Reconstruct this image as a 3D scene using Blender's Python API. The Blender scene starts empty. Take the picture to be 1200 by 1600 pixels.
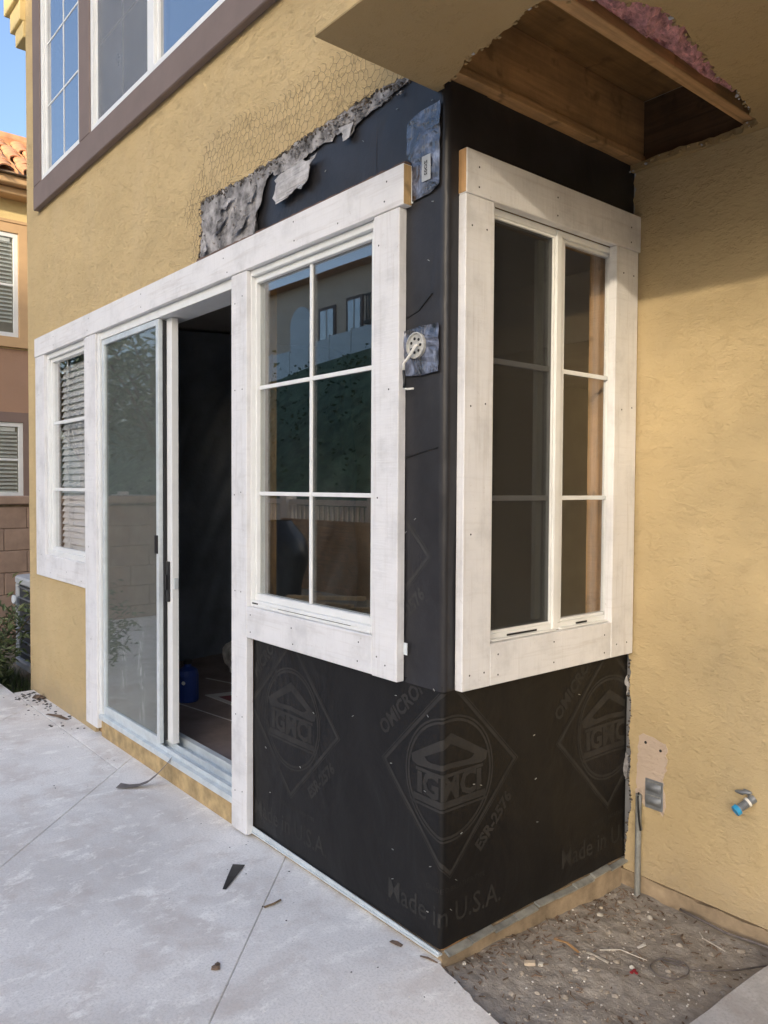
import bpy, bmesh, math, random
from mathutils import Vector, Matrix, noise
from mathutils.geometry import tessellate_polygon
R = math.radians
rnd = random.Random(7)
sc = bpy.context.scene
col = sc.collection

# ------------------------------------------------------------------ camera
cam_d = bpy.data.cameras.new('camera'); cam = bpy.data.objects.new('camera', cam_d); col.objects.link(cam)
yaw, pitch, roll = R(-50.168), R(-1.757), R(0.322)
fw = Vector((math.sin(yaw)*math.cos(pitch), math.cos(yaw)*math.cos(pitch), math.sin(pitch)))
ri = Vector((math.cos(yaw), -math.sin(yaw), 0)); up = ri.cross(fw)
r2 = math.cos(roll)*ri + math.sin(roll)*up; u2 = -math.sin(roll)*ri + math.cos(roll)*up
cam.matrix_world = Matrix(((r2.x, u2.x, -fw.x, 1.5676), (r2.y, u2.y, -fw.y, -1.5258), (r2.z, u2.z, -fw.z, 1.3295), (0, 0, 0, 1)))
cam_d.sensor_fit = 'HORIZONTAL'; cam_d.sensor_width = 36; cam_d.lens = 36*1222.6/1200
cam_d.clip_start = 0.05; cam_d.clip_end = 2000
sc.camera = cam

# ------------------------------------------------------------------ light
SUN_AZ = Vector((0.447, -0.894)); SUN_EL = R(16.9)
sun_dir = Vector((SUN_AZ.x*math.cos(SUN_EL), SUN_AZ.y*math.cos(SUN_EL), math.sin(SUN_EL)))
w = bpy.data.worlds.new('World'); sc.world = w; w.use_nodes = True
nt = w.node_tree; nt.nodes.clear()
sky = nt.nodes.new('ShaderNodeTexSky'); sky.sky_type = 'NISHITA'; sky.sun_disc = False
sky.sun_elevation = SUN_EL; sky.sun_rotation = math.atan2(SUN_AZ.x, SUN_AZ.y)
sky.dust_density = 3.2; sky.ozone_density = 1.2; sky.air_density = 1.0
bg = nt.nodes.new('ShaderNodeBackground'); bg.inputs[1].default_value = 0.15
wo = nt.nodes.new('ShaderNodeOutputWorld')
wb = nt.nodes.new('ShaderNodeMix'); wb.data_type = 'RGBA'; wb.blend_type = 'MULTIPLY'; wb.inputs[0].default_value = 1.0
wb.inputs[7].default_value = (.925, .965, 1.07, 1)      # daylight white balance
nt.links.new(sky.outputs[0], wb.inputs[6]); nt.links.new(wb.outputs[2], bg.inputs[0]); nt.links.new(bg.outputs[0], wo.inputs[0])
sl = bpy.data.lights.new('sun', 'SUN'); sl.energy = 2.2; sl.angle = R(0.8); sl.color = (1.0, 0.85, 0.65)
so = bpy.data.objects.new('sun', sl); col.objects.link(so)
so.rotation_euler = (-sun_dir).to_track_quat('-Z', 'Y').to_euler(); so.location = (8, -16, 9)
sc.view_settings.view_transform = 'Standard'; sc.view_settings.look = 'None'
sc.view_settings.gamma = 1.0; sc.view_settings.exposure = 1.28
sc.view_settings.use_curve_mapping = False

# ------------------------------------------------------------------ node helpers
def mat(name):
    m = bpy.data.materials.new(name); m.use_nodes = True
    t = m.node_tree; t.nodes.clear()
    o = t.nodes.new('ShaderNodeOutputMaterial')
    b = t.nodes.new('ShaderNodeBsdfPrincipled'); t.links.new(b.outputs[0], o.inputs[0])
    return m, t, b, o
def N(t, k, **kw):
    n = t.nodes.new(k)
    for a, v in kw.items():
        if a.startswith('i_'):
            n.inputs[a[2:].replace('_', ' ')].default_value = v
        else: setattr(n, a, v)
    return n
def coords(t, scale=(1, 1, 1), rot=(0, 0, 0)):
    c = N(t, 'ShaderNodeTexCoord'); mp = N(t, 'ShaderNodeMapping')
    mp.inputs['Scale'].default_value = scale; mp.inputs['Rotation'].default_value = rot
    t.links.new(c.outputs['Object'], mp.inputs[0]); return mp.outputs[0]
def nz(t, vec, scale, detail=4, rough=.55, dist=0):
    n = N(t, 'ShaderNodeTexNoise'); n.inputs['Scale'].default_value = scale
    n.inputs['Detail'].default_value = detail; n.inputs['Roughness'].default_value = rough
    n.inputs['Distortion'].default_value = dist
    t.links.new(vec, n.inputs['Vector']); return n.outputs[0]
def ramp(t, fac, stops):
    r = N(t, 'ShaderNodeValToRGB'); e = r.color_ramp.elements
    e[0].position, e[0].color = stops[0][0], tuple(stops[0][1])+(1,)
    e[1].position, e[1].color = stops[-1][0], tuple(stops[-1][1])+(1,)
    for p, c in stops[1:-1]:
        x = e.new(p); x.color = tuple(c)+(1,)
    t.links.new(fac, r.inputs[0]); return r.outputs[0]
def g(v): return (v, v, v)
def mixc(t, fac, a, b, mode='MIX'):
    m = N(t, 'ShaderNodeMix', data_type='RGBA', blend_type=mode)
    if isinstance(fac, (int, float)): m.inputs[0].default_value = fac
    else: t.links.new(fac, m.inputs[0])
    for s, x in ((6, a), (7, b)):
        if isinstance(x, tuple): m.inputs[s].default_value = x if len(x) == 4 else x+(1,)
        else: t.links.new(x, m.inputs[s])
    return m.outputs[2]
def mth(t, op, a, b=None, clamp=False):
    m = N(t, 'ShaderNodeMath', operation=op); m.use_clamp = clamp
    for i, x in enumerate((a, b)):
        if x is None: continue
        if isinstance(x, (int, float)): m.inputs[i].default_value = x
        else: t.links.new(x, m.inputs[i])
    return m.outputs[0]
def bump(t, b, h, strength, dist, prev=None):
    n = N(t, 'ShaderNodeBump'); n.inputs['Strength'].default_value = strength; n.inputs['Distance'].default_value = dist
    t.links.new(h, n.inputs['Height'])
    if prev is not None: t.links.new(prev, n.inputs['Normal'])
    t.links.new(n.outputs[0], b.inputs['Normal']); return n.outputs[0]

def m_plain(name, c, rough=.6, var=.12, scale=30, metal=0, spec=.4, bmp=0):
    m, t, b, o = mat(name); v = coords(t)
    n = nz(t, v, scale, 5, .6)
    lo = tuple(x*(1-var) for x in c); hi = tuple(min(1, x*(1+var)) for x in c)
    t.links.new(ramp(t, n, [(.3, lo), (.7, hi)]), b.inputs['Base Color'])
    b.inputs['Roughness'].default_value = rough; b.inputs['Metallic'].default_value = metal
    b.inputs['Specular IOR Level'].default_value = spec
    if bmp: bump(t, b, nz(t, v, scale*3, 6, .65), .6, bmp)
    return m
def m_stucco(name, c, sx=1.0, hgt=.006, tint=.10, rip=.30):
    """knockdown stucco: flattened lumps with torn edges plus a fine sand grain"""
    m, t, b, o = mat(name); v = coords(t, (1, 1, 1.7))
    warp = nz(t, v, 6*sx, 3, .5)
    a = nz(t, v, 34*sx, 7, .66, .35)
    lump = ramp(t, a, [(.49, g(0)), (.545, g(1))])
    mask = ramp(t, nz(t, v, 17*sx, 4, .65), [(.46, g(0)), (.64, g(1))])
    a2 = nz(t, v, 95*sx, 5, .7, .2)
    fine = nz(t, coords(t), 420, 3, .8)
    h = mth(t, 'ADD', mth(t, 'MULTIPLY', mth(t, 'MULTIPLY', lump, mask), rip), mth(t, 'MULTIPLY', a, .5))
    h = mth(t, 'ADD', h, mth(t, 'MULTIPLY', a2, .42))
    h = mth(t, 'ADD', h, mth(t, 'MULTIPLY', fine, .22))
    h = mth(t, 'ADD', h, mth(t, 'MULTIPLY', warp, rip))
    big = nz(t, v, 1.6, 5, .6)
    lo = tuple(x*(1-tint) for x in c); hi = tuple(x*(1+tint) for x in c)
    cc = ramp(t, big, [(.3, lo), (.7, hi)])
    cc = mixc(t, mth(t, 'MULTIPLY', nz(t, v, 5, 6, .7), .25), cc, (c[0]*1.05, c[1]*.9, c[2]*.75))
    cc = mixc(t, ramp(t, nz(t, coords(t, (1, 1, .35)), 2.6, 6, .65), [(.52, g(0)), (.75, g(.32))]), cc, (min(1, c[0]*1.12), min(1, c[1]*1.16), min(1, c[2]*1.35)))
    cc = mixc(t, ramp(t, fine, [(.60, g(0)), (.80, g(.30))]), cc, (c[0]*.62, c[1]*.58, c[2]*.5))
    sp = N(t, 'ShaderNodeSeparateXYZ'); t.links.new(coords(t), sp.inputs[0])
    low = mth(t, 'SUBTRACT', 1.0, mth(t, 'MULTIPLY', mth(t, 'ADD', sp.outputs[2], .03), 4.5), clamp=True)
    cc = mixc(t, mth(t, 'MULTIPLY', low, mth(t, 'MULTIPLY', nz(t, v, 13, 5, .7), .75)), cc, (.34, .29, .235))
    t.links.new(cc, b.inputs['Base Color'])
    b.inputs['Roughness'].default_value = .9; b.inputs['Specular IOR Level'].default_value = .15
    bump(t, b, h, .8, hgt); return m
def m_board(name, c, along='z', raw=False):
    """rough sawn board; grain runs along the given axis, saw marks run across it"""
    m, t, b, o = mat(name)
    S = {'x': (3, 60, 60), 'y': (60, 3, 60), 'z': (60, 60, 3)}[along]
    C = {'x': (90, 6, 6), 'y': (6, 90, 6), 'z': (6, 6, 90)}[along]
    gr = nz(t, coords(t, S), 1.0, 6, .62, .4)
    saw = nz(t, coords(t, C), 1.0, 4, .6)
    v = coords(t)
    cloud = nz(t, v, 7, 6, .65); spots = nz(t, v, 38, 4, .7)
    if raw:
        cc = ramp(t, gr, [(.25, tuple(x*.55 for x in c)), (.55, c), (.8, tuple(min(1, x*1.25) for x in c))])
        cc = mixc(t, ramp(t, nz(t, v, 11, 3), [(.60, g(0)), (.68, g(.75))]), cc, tuple(x*.35 for x in c))
        cc = mixc(t, ramp(t, nz(t, v, 3.5, 7, .7), [(.40, g(.0)), (.68, g(.7))]), cc, (c[0]*.42, c[1]*.46, c[2]*.5))
    else:
        cc = ramp(t, cloud, [(.28, tuple(x*.80 for x in c)), (.5, c), (.75, tuple(min(1, x*1.06) for x in c))])
        cc = mixc(t, ramp(t, gr, [(.53, g(0)), (.74, g(.42))]), cc, (c[0]*.66, c[1]*.61, c[2]*.56))
        cc = mixc(t, ramp(t, saw, [(.55, g(0)), (.75, g(.22))]), cc, (c[0]*.72, c[1]*.70, c[2]*.66))
        cc = mixc(t, ramp(t, spots, [(.66, g(0)), (.73, g(.45))]), cc, (c[0]*.60, c[1]*.54, c[2]*.48))
    t.links.new(cc, b.inputs['Base Color'])
    b.inputs['Roughness'].default_value = .72; b.inputs['Specular IOR Level'].default_value = .25
    h = mth(t, 'ADD', mth(t, 'MULTIPLY', gr, .7), mth(t, 'MULTIPLY', saw, .8))
    h = mth(t, 'ADD', h, mth(t, 'MULTIPLY', nz(t, v, 18, 4), .8))
    bump(t, b, h, .7, .0030); return m
def m_paper(name, c, rough=.42, wr=.004, sp=.35):
    m, t, b, o = mat(name); v = coords(t)
    n = nz(t, coords(t, (1.3, 1.3, 1.0), (.3, .5, 0)), 3.0, 3, .45, 1.0)
    t.links.new(ramp(t, nz(t, v, 5, 6, .7), [(.3, tuple(x*.75 for x in c)), (.7, tuple(x*1.35 for x in c))]), b.inputs['Base Color'])
    b.inputs['Roughness'].default_value = rough; b.inputs['Specular IOR Level'].default_value = sp
    h = mth(t, 'ADD', n, mth(t, 'MULTIPLY', nz(t, v, 90, 4, .7), .05))
    bump(t, b, h, .6, wr); return m
def m_glass(name, boost=1.7, tint=(.86, .9, .88), base=0.0, rough=0.0):
    m, t, b, o = mat(name); t.nodes.remove(b)
    tr = N(t, 'ShaderNodeBsdfTransparent'); tr.inputs[0].default_value = tint+(1,)
    gl = N(t, 'ShaderNodeBsdfGlossy'); gl.inputs['Roughness'].default_value = rough
    ge = N(t, 'ShaderNodeNewGeometry'); dt = N(t, 'ShaderNodeVectorMath', operation='DOT_PRODUCT')
    t.links.new(ge.outputs['Normal'], dt.inputs[0]); t.links.new(ge.outputs['Incoming'], dt.inputs[1])
    c5 = mth(t, 'POWER', mth(t, 'SUBTRACT', 1.0, mth(t, 'ABSOLUTE', dt.outputs['Value'])), 5)
    fr = mth(t, 'ADD', mth(t, 'MULTIPLY', c5, .96), .04)
    wv = N(t, 'ShaderNodeBump'); wv.inputs['Strength'].default_value = .03; wv.inputs['Distance'].default_value = .02
    t.links.new(nz(t, coords(t), 1.3, 1), wv.inputs['Height'])
    t.links.new(wv.outputs[0], gl.inputs['Normal'])
    f = mth(t, 'ADD', mth(t, 'MULTIPLY', fr, boost), base, clamp=True)
    mx = N(t, 'ShaderNodeMixShader'); t.links.new(f, mx.inputs[0]); t.links.new(tr.outputs[0], mx.inputs[1]); t.links.new(gl.outputs[0], mx.inputs[2])
    t.links.new(mx.outputs[0], o.inputs[0]); return m
def m_screen(name, c, open_=.2):
    """insect screen: fine dark mesh, partly see-through"""
    m, t, b, o = mat(name)
    n = nz(t, coords(t), 6, 5, .7)
    t.links.new(ramp(t, n, [(.3, tuple(x*.88 for x in c)), (.7, tuple(x*1.1 for x in c))]), b.inputs['Base Color'])
    b.inputs['Roughness'].default_value = .8; b.inputs['Specular IOR Level'].default_value = .1
    tr = N(t, 'ShaderNodeBsdfTransparent'); mx = N(t, 'ShaderNodeMixShader'); mx.inputs[0].default_value = open_
    t.links.new(b.outputs[0], mx.inputs[1]); t.links.new(tr.outputs[0], mx.inputs[2]); t.links.new(mx.outputs[0], o.inputs[0]); return m
def m_concrete(name, c):
    m, t, b, o = mat(name); v = coords(t)
    big = nz(t, v, 1.1, 7, .62, .6); med = nz(t, v, 5, 9, .70, .4); fin = nz(t, v, 130, 4, .75); por = nz(t, v, 330, 2, .8)
    cc = ramp(t, big, [(.3, (c[0]*.74, c[1]*.73, c[2]*.73)), (.5, c), (.72, (c[0]*1.10, c[1]*1.10, c[2]*1.10))])
    cc = mixc(t, ramp(t, med, [(.48, g(0)), (.68, g(.62))]), cc, (c[0]*.70, c[1]*.63, c[2]*.59))
    dust = nz(t, coords(t, (1.6, 1, 1), (0, 0, .6)), 7.5, 9, .74, .3)
    cc = mixc(t, ramp(t, dust, [(.53, g(0)), (.64, g(.85))]), cc, (min(1, c[0]*1.20), min(1, c[1]*1.21), min(1, c[2]*1.20)))
    cc = mixc(t, ramp(t, nz(t, coords(t, (5, 1, 1), (0, 0, -.5)), 2.2, 8, .7, .3), [(.62, g(0)), (.74, g(.35))]), cc, (c[0]*.60, c[1]*.57, c[2]*.56))
    cc = mixc(t, ramp(t, fin, [(.46, g(0)), (.76, g(.70))]), cc, (c[0]*.58, c[1]*.60, c[2]*.58))
    cc = mixc(t, ramp(t, por, [(.70, g(0)), (.78, g(.6))]), cc, (c[0]*.40, c[1]*.38, c[2]*.37))
    t.links.new(cc, b.inputs['Base Color']); b.inputs['Roughness'].default_value = .82; b.inputs['Specular IOR Level'].default_value = .25
    h = mth(t, 'ADD', mth(t, 'MULTIPLY', fin, .35), mth(t, 'MULTIPLY', med, .8)); h = mth(t, 'SUBTRACT', h, mth(t, 'MULTIPLY', ramp(t, por, [(.66, g(0)), (.8, g(1))]), .4)); bump(t, b, h, .5, .0035); return m
def m_leaf(name, c, tr=.25):
    m, t, b, o = mat(name); v = coords(t)
    t.links.new(ramp(t, nz(t, v, 14, 3), [(.3, tuple(x*.6 for x in c)), (.7, tuple(x*1.5 for x in c))]), b.inputs['Base Color'])
    b.inputs['Roughness'].default_value = .5; b.inputs['Specular IOR Level'].default_value = .4; return m

YEL = (.63, .485, .26)
M = {}
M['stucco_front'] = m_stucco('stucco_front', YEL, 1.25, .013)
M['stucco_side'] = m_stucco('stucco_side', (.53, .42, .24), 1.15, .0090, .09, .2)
M['stucco_soffit_shade'] = m_stucco('stucco_soffit_shade', (.39, .29, .15), .9, .0065, .08)  # wall paint darkened to stand in for shade under the overhang
M['stucco_raw'] = m_plain('stucco_edge_shaded', (.10, .085, .07), .95, .5, 90, bmp=.006)  # broken stucco, its colour darkened to include the shadow along the edge
M['bare_plaster'] = m_stucco('bare_plaster', (.56, .46, .37), .9, .007, .05)
M['curb'] = m_plain('stained_curb', (.46, .335, .17), .9, .35, 14, bmp=.004)
M['found'] = m_plain('foundation_concrete', (.33, .255, .17), .95, .35, 12, bmp=.006)
for a in 'xyz':
    M['white_'+a] = m_board('white_board_'+a, (.75, .745, .74), a)
    M['raw_'+a] = m_board('raw_wood_'+a, (.50, .30, .14), a, True)
M['raw_pale'] = m_board('raw_wood_pale', (.66, .44, .21), 'z', True)
M['brown_strip'] = m_board('weathered_strip', (.20, .13, .10), 'x', True)
M['ply'] = m_board('plywood', (.72, .46, .26), 'x', True)
M['osb'] = m_board('subfloor_board', (.26, .145, .055), 'y', True)
M['vinyl'] = m_plain('white_vinyl', (.78, .79, .77), .38, .05, 12)
M['alu'] = m_plain('pale_aluminium', (.66, .71, .72), .42, .12, 14, metal=.25)
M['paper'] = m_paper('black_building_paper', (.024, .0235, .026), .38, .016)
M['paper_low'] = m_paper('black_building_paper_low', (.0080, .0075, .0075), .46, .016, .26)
M['print'] = m_plain('grey_ink', (.0275, .0262, .0245), .55, .28, 9, spec=.26)
M['print_upper'] = m_plain('grey_ink_upper', (.040, .039, .038), .5, .3, 9, spec=.35)
M['oldpaper'] = m_plain('old_grey_paper', (.27, .26, .255), .9, .9, 17, bmp=.004)
M['oldpale'] = m_plain('old_pale_paper', (.44, .43, .425), .9, .35, 22, bmp=.006)
M['wire'] = m_plain('rusty_wire', (.15, .105, .06), .7, .3, 50)
M['black'] = m_plain('black_plastic', (.015, .015, .016), .4, .2, 20)
M['dark'] = m_plain('dark_gap', (.02, .02, .02), .8, .2, 20)
M['glass'] = m_glass('window_glass', 3.9, (.93, .95, .94))
M['glass_soft'] = m_glass('dusty_door_glass', 1.35, (.97, .98, .97), 0, .02)
M['glass_clear'] = m_glass('clear_window_glass', 1.6, (.99, .99, .99))
M['glass_up'] = m_glass('upper_window_glass', 1.2, (.66, .69, .71), .42)
M['screen'] = m_screen('door_screen', (.165, .175, .165), .12)
def smears(m):
    t = m.node_tree; b = [n for n in t.nodes if n.type == 'BSDF_PRINCIPLED'][0]; old = b.inputs['Base Color'].links[0].from_socket
    sp = N(t, 'ShaderNodeSeparateXYZ'); c = N(t, 'ShaderNodeTexCoord'); t.links.new(c.outputs['Object'], sp.inputs[0])
    def band(o, a, w_): return mth(t, 'SUBTRACT', 1.0, mth(t, 'DIVIDE', mth(t, 'ABSOLUTE', mth(t, 'SUBTRACT', o, a)), w_), clamp=True)
    n = ramp(t, nz(t, coords(t, (3, 1, 1)), 11, 7, .75), [(.50, g(0)), (.66, g(1))])
    f = mth(t, 'ADD', mth(t, 'MULTIPLY', band(sp.outputs[0], -.43, .05), band(sp.outputs[2], .33, .22)), mth(t, 'MULTIPLY', band(sp.outputs[0], -.20, .06), band(sp.outputs[2], .30, .32)))
    f = mth(t, 'MULTIPLY', mth(t, 'MULTIPLY', f, n), 1.6, clamp=True)
    t.links.new(mixc(t, f, old, (.6, .6, .58)), b.inputs['Base Color'])
smears(M['screen'])
M['screen_dark'] = m_screen('dark_window_screen', (.030, .030, .030), .55)
M['screen_up'] = m_screen('upper_window_screen', (.27, .29, .32), .5)
M['slat'] = m_plain('white_blind_slat', (.84, .85, .83), .5, .06, 10)
M['concrete'] = m_concrete('patio_concrete', (.83, .81, .775))
M['walk'] = m_concrete('walkway_concrete', (.46, .46, .47))
M['dirt'] = m_plain('dry_dirt', (.33, .30, .262), .98, .25, 30, bmp=.012)
M['ground'] = m_plain('bare_ground', (.16, .13, .09), 1, .4, 3)
M['mauve'] = m_plain('mauve_painted_trim', (.195, .150, .133), .75, .10, 5, bmp=.002)
M['drywall'] = m_plain('interior_drywall', (.34, .335, .32), .9, .1, 4)
M['floorpaper'] = m_plain('floor_paper', (.25, .20, .18), .8, .25, 5, bmp=.004)
M['plasticsheet'] = m_plain('black_plastic_sheet', (.15, .175, .21), .40, .3, 3, bmp=.01)
M['pipe'] = m_plain('grey_pipe', (.30, .31, .30), .5, .2, 40, metal=.4)
M['galv'] = m_plain('galvanised_metal', (.34, .35, .33), .5, .4, 18, metal=.5)
M['outlet'] = m_plain('grey_outlet_metal', (.27, .29, .31), .45, .15, 40, metal=.5)
M['blue'] = m_plain('blue_plastic', (.03, .32, .60), .4, .1, 30)
M['jug'] = m_plain('navy_plastic', (.02, .05, .22), .35, .2, 10)
M['white'] = m_plain('white_plastic', (.74, .72, .66), .5, .08, 30)
M['offwhite'] = m_plain('dusty_off_white_plastic', (.46, .455, .42), .6, .25, 60)
M['bag'] = m_plain('crumpled_white_bag', (.5, .49, .48), .5, .5, 18, bmp=.02)
M['magazine'] = m_plain('printed_sheet', (.6, .58, .55), .5, .1, 20)
M['redprint'] = m_plain('dull_red_print', (.22, .07, .08), .6, .2, 30)
M['tape'] = None
M['pink'] = m_plain('pink_fibreglass', (.62, .31, .30), .98, .6, 45, bmp=.03)
M['tan'] = m_plain('tan_mortar', (.5, .42, .32), .9, .2, 30)
M['stone'] = m_plain('pale_stone', (.52, .49, .43), .9, .25, 40, bmp=.004)
M['gravel'] = m_plain('mixed_gravel', (.34, .30, .25), .95, .45, 9)
M['chips'] = m_plain('dry_bark_chips', (.17, .12, .085), .95, .6, 16)
M['paint_chips'] = m_plain('white_crumbs', (.66, .64, .60), .9, .2, 60)
M['dkwood'] = m_board('dark_wood', (.13, .075, .04), 'x', True)
M['strapmetal'] = m_plain('dull_grey_strip', (.14, .125, .12), .5, .3, 30)
M['red'] = m_plain('dark_red_scrap', (.28, .02, .03), .6, .3, 40)
M['acwhite'] = m_plain('pale_grey_enamel', (.42, .44, .45), .5, .1, 10)
M['acgrill'] = m_plain('dark_grille', (.035, .04, .045), .6, .2, 60)
M['leaf'] = m_leaf('shrub_leaf', (.075, .10, .035))
M['leaf_pale'] = m_leaf('shrub_leaf_pale', (.17, .19, .09))
M['leaf_dark'] = m_leaf('tree_leaf', (.10, .145, .075))
M['bark'] = m_plain('bark', (.11, .08, .055), .95, .4, 20, bmp=.02)
M['n_yellow'] = m_stucco('neighbour_yellow_stucco', (.74, .60, .30), 1, .004, .05)
M['n_pink'] = m_stucco('neighbour_pink_stucco', (.40, .255, .175), 1, .004, .05)
M['n_trim'] = m_plain('neighbour_orange_trim', (.58, .38, .20), .8, .08, 4)
M['n_mauve'] = m_plain('neighbour_mauve_trim', (.235, .165, .135), .8, .08, 4)
M['tile'] = m_plain('clay_tile', (.60, .29, .14), .85, .3, 7, bmp=.006)
M['block'] = m_plain('tan_block', (.335, .235, .175), .95, .16, 8, bmp=.006)
M['hillgreen'] = m_plain('hillside_ivy', (.13, .18, .10), .9, .55, 3.5, bmp=.2)
M['hillwall'] = m_stucco('hillside_house_stucco', (.76, .62, .48), 1, .004, .05)
M['fence'] = m_plain('tan_painted_fence', (.74, .67, .58), .8, .1, 6)
M['frost'] = m_plain('frosted_panel', (.70, .75, .76), .3, .05, 3)  # pale tone, also used for sky reflected in the arched window

# shiny plastic flashing tape
def m_tape():
    m, t, b, o = mat('shiny_flashing_tape'); v = coords(t)
    n = nz(t, coords(t, (1, 1, .6)), 20, 3, .5, 1.6)
    t.links.new(ramp(t, nz(t, v, 16, 3, .5, 1.0), [(.38, (.022, .024, .032)), (.52, (.08, .09, .125)), (.70, (.26, .295, .40))]), b.inputs['Base Color'])  # pale blue patches stand in for sky highlights on the crinkled film
    b.inputs['Roughness'].default_value = .14; b.inputs['Specular IOR Level'].default_value = 1.0
    bump(t, b, n, .8, .012); return m
M['tape'] = m_tape()

# ------------------------------------------------------------------ mesh helpers
F1 = lambda a, d, z: (a, d, z)            # left (patio) face, d runs into the wall
F2 = lambda a, d, z: (-d, a, z)           # bay side face
F3 = lambda a, d, z: (a, .907+d, z)       # right stucco wall
class MB:
    def __init__(s): s.v = []; s.f = []
    def add(s, vs, fs):
        o = len(s.v); s.v += [tuple(p) for p in vs]; s.f += [tuple(i+o for i in q) for q in fs]; return s
    def box(s, x0, x1, y0, y1, z0, z1, F=None):
        vs = [(x, y, z) for x in (x0, x1) for y in (y0, y1) for z in (z0, z1)]
        if F: vs = [F(*p) for p in vs]
        return s.add(vs, [(0, 1, 3, 2), (4, 6, 7, 5), (0, 4, 5, 1), (2, 3, 7, 6), (0, 2, 6, 4), (1, 5, 7, 3)])
    def obox(s, c, ax, ay, az):
        c, ax, ay, az = map(Vector, (c, ax, ay, az))
        vs = [c+i*ax+j*ay+k*az for i in (-1, 1) for j in (-1, 1) for k in (-1, 1)]
        return s.add(vs, [(0, 1, 3, 2), (4, 6, 7, 5), (0, 4, 5, 1), (2, 3, 7, 6), (0, 2, 6, 4), (1, 5, 7, 3)])
    def prism(s, poly, fn, d0, d1):
        """poly: list of (a,b); fn(a,b,d) -> xyz; closed solid between d0 and d1"""
        n = len(poly)
        tris = tessellate_polygon([[Vector((a, b, 0)) for a, b in poly]])
        vs = [fn(a, b, d0) for a, b in poly]+[fn(a, b, d1) for a, b in poly]
        fs = [tuple(q) for q in tris]+[tuple(i+n for i in reversed(q)) for q in tris]
        fs += [(i, (i+1) % n, (i+1) % n+n, i+n) for i in range(n)]
        return s.add(vs, fs)
    def tube(s, pts, r, n=6, r1=None):
        pts = [Vector(p) for p in pts]; k = len(pts); vs = []
        for i, p in enumerate(pts):
            d = (pts[min(i+1, k-1)]-pts[max(i-1, 0)]).normalized()
            a = d.orthogonal().normalized() if i == 0 else (pa-d*pa.dot(d)).normalized()
            pa = a; b = d.cross(a); rr = r if r1 is None else r+(r1-r)*i/(k-1)
            vs += [p+rr*(math.cos(2*math.pi*j/n)*a+math.sin(2*math.pi*j/n)*b) for j in range(n)]
        fs = [(i*n+j, i*n+(j+1) % n, (i+1)*n+(j+1) % n, (i+1)*n+j) for i in range(k-1) for j in range(n)]
        fs += [tuple(range(n-1, -1, -1)), tuple((k-1)*n+j for j in range(n))]
        return s.add(vs, fs)
    def lathe(s, prof, c, ax=(0, 0, 1), n=20):
        ax = Vector(ax).normalized(); a = ax.orthogonal().normalized(); b = ax.cross(a); c = Vector(c)
        vs = [c+ax*h+r*(math.cos(2*math.pi*j/n)*a+math.sin(2*math.pi*j/n)*b) for r, h in prof for j in range(n)]
        k = len(prof)
        fs = [(i*n+j, i*n+(j+1) % n, (i+1)*n+(j+1) % n, (i+1)*n+j) for i in range(k-1) for j in range(n)]
        fs += [tuple(range(n-1, -1, -1)), tuple((k-1)*n+j for j in range(n))]
        return s.add(vs, fs)
    def grid(s, fn, nu, nv):
        vs = [fn(i/nu, j/nv) for j in range(nv+1) for i in range(nu+1)]
        fs = [(j*(nu+1)+i, j*(nu+1)+i+1, (j+1)*(nu+1)+i+1, (j+1)*(nu+1)+i) for j in range(nv) for i in range(nu)]
        return s.add(vs, fs)
    def rock(s, c, r, q=None, flat=.7):
        q = q or rnd
        vs = []
        for (x, y, z) in ICO:
            k = r*q.uniform(.7, 1.2); vs.append((c[0]+x*k, c[1]+y*k*q.uniform(.8, 1.1), c[2]+z*k*flat))
        return s.add(vs, ICOF)
    def build(s, name, m, parent=None, bevel=0, smooth=False, normals=True, **props):
        me = bpy.data.meshes.new(name)
        off = Vector(parent_world(parent)) if parent else Vector((0, 0, 0))
        me.from_pydata([tuple(Vector(p)-off) for p in s.v], [], s.f)
        bm = bmesh.new(); bm.from_mesh(me)
        if normals: bmesh.ops.recalc_face_normals(bm, faces=bm.faces)
        if bevel:
            bmesh.ops.bevel(bm, geom=[e for e in bm.edges if len(e.link_faces) == 2 and e.calc_face_angle(0) > .5], offset=bevel, segments=1, profile=.6, affect='EDGES')
        bm.to_mesh(me); bm.free()
        if smooth:
            for p in me.polygons: p.use_smooth = True
        me.materials.append(m)
        o = bpy.data.objects.new(name, me); col.objects.link(o)
        if parent: o.parent = parent
        for k, v in props.items(): o[k] = v
        return o
def parent_world(p):
    v = Vector((0, 0, 0))
    while p is not None: v += p.location; p = p.parent
    return v
_b = bmesh.new(); bmesh.ops.create_icosphere(_b, subdivisions=1, radius=1)
ICO = [tuple(v.co) for v in _b.verts]; ICOF = [tuple(v.index for v in f.verts) for f in _b.faces]; _b.free()
def thing(name, loc, label, category, group=None):
    o = bpy.data.objects.new(name, None); col.objects.link(o); o.location = loc
    o.empty_display_size = .1; o['label'] = label; o['category'] = category
    if group: o['group'] = group
    return o
def tag(o, label, category, group=None):
    o['label'] = label; o['category'] = category
    if group: o['group'] = group
    return o
def jag(pts, step, amp, q=None, seed=0):
    """resample an open polyline and make it ragged"""
    out = []; r_ = random.Random(seed)
    for i in range(len(pts)-1):
        a, b = Vector(pts[i]), Vector(pts[i+1]); n = max(1, int((b-a).length/step))
        d = (b-a).normalized() if (b-a).length else Vector((1, 0)); nrm = Vector((-d.y, d.x))
        for k in range(n):
            p = a+(b-a)*k/n
            if not (i == 0 and k == 0): p = p+nrm*r_.gauss(0, amp)+d*r_.uniform(-.3, .3)*step
            out.append((p.x, p.y))
    out.append(tuple(pts[-1])); return out
def poly_xz(F): return lambda a, b, d: F(a, d, b)
def poly_xy(a, b, d): return (a, b, d)
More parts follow.
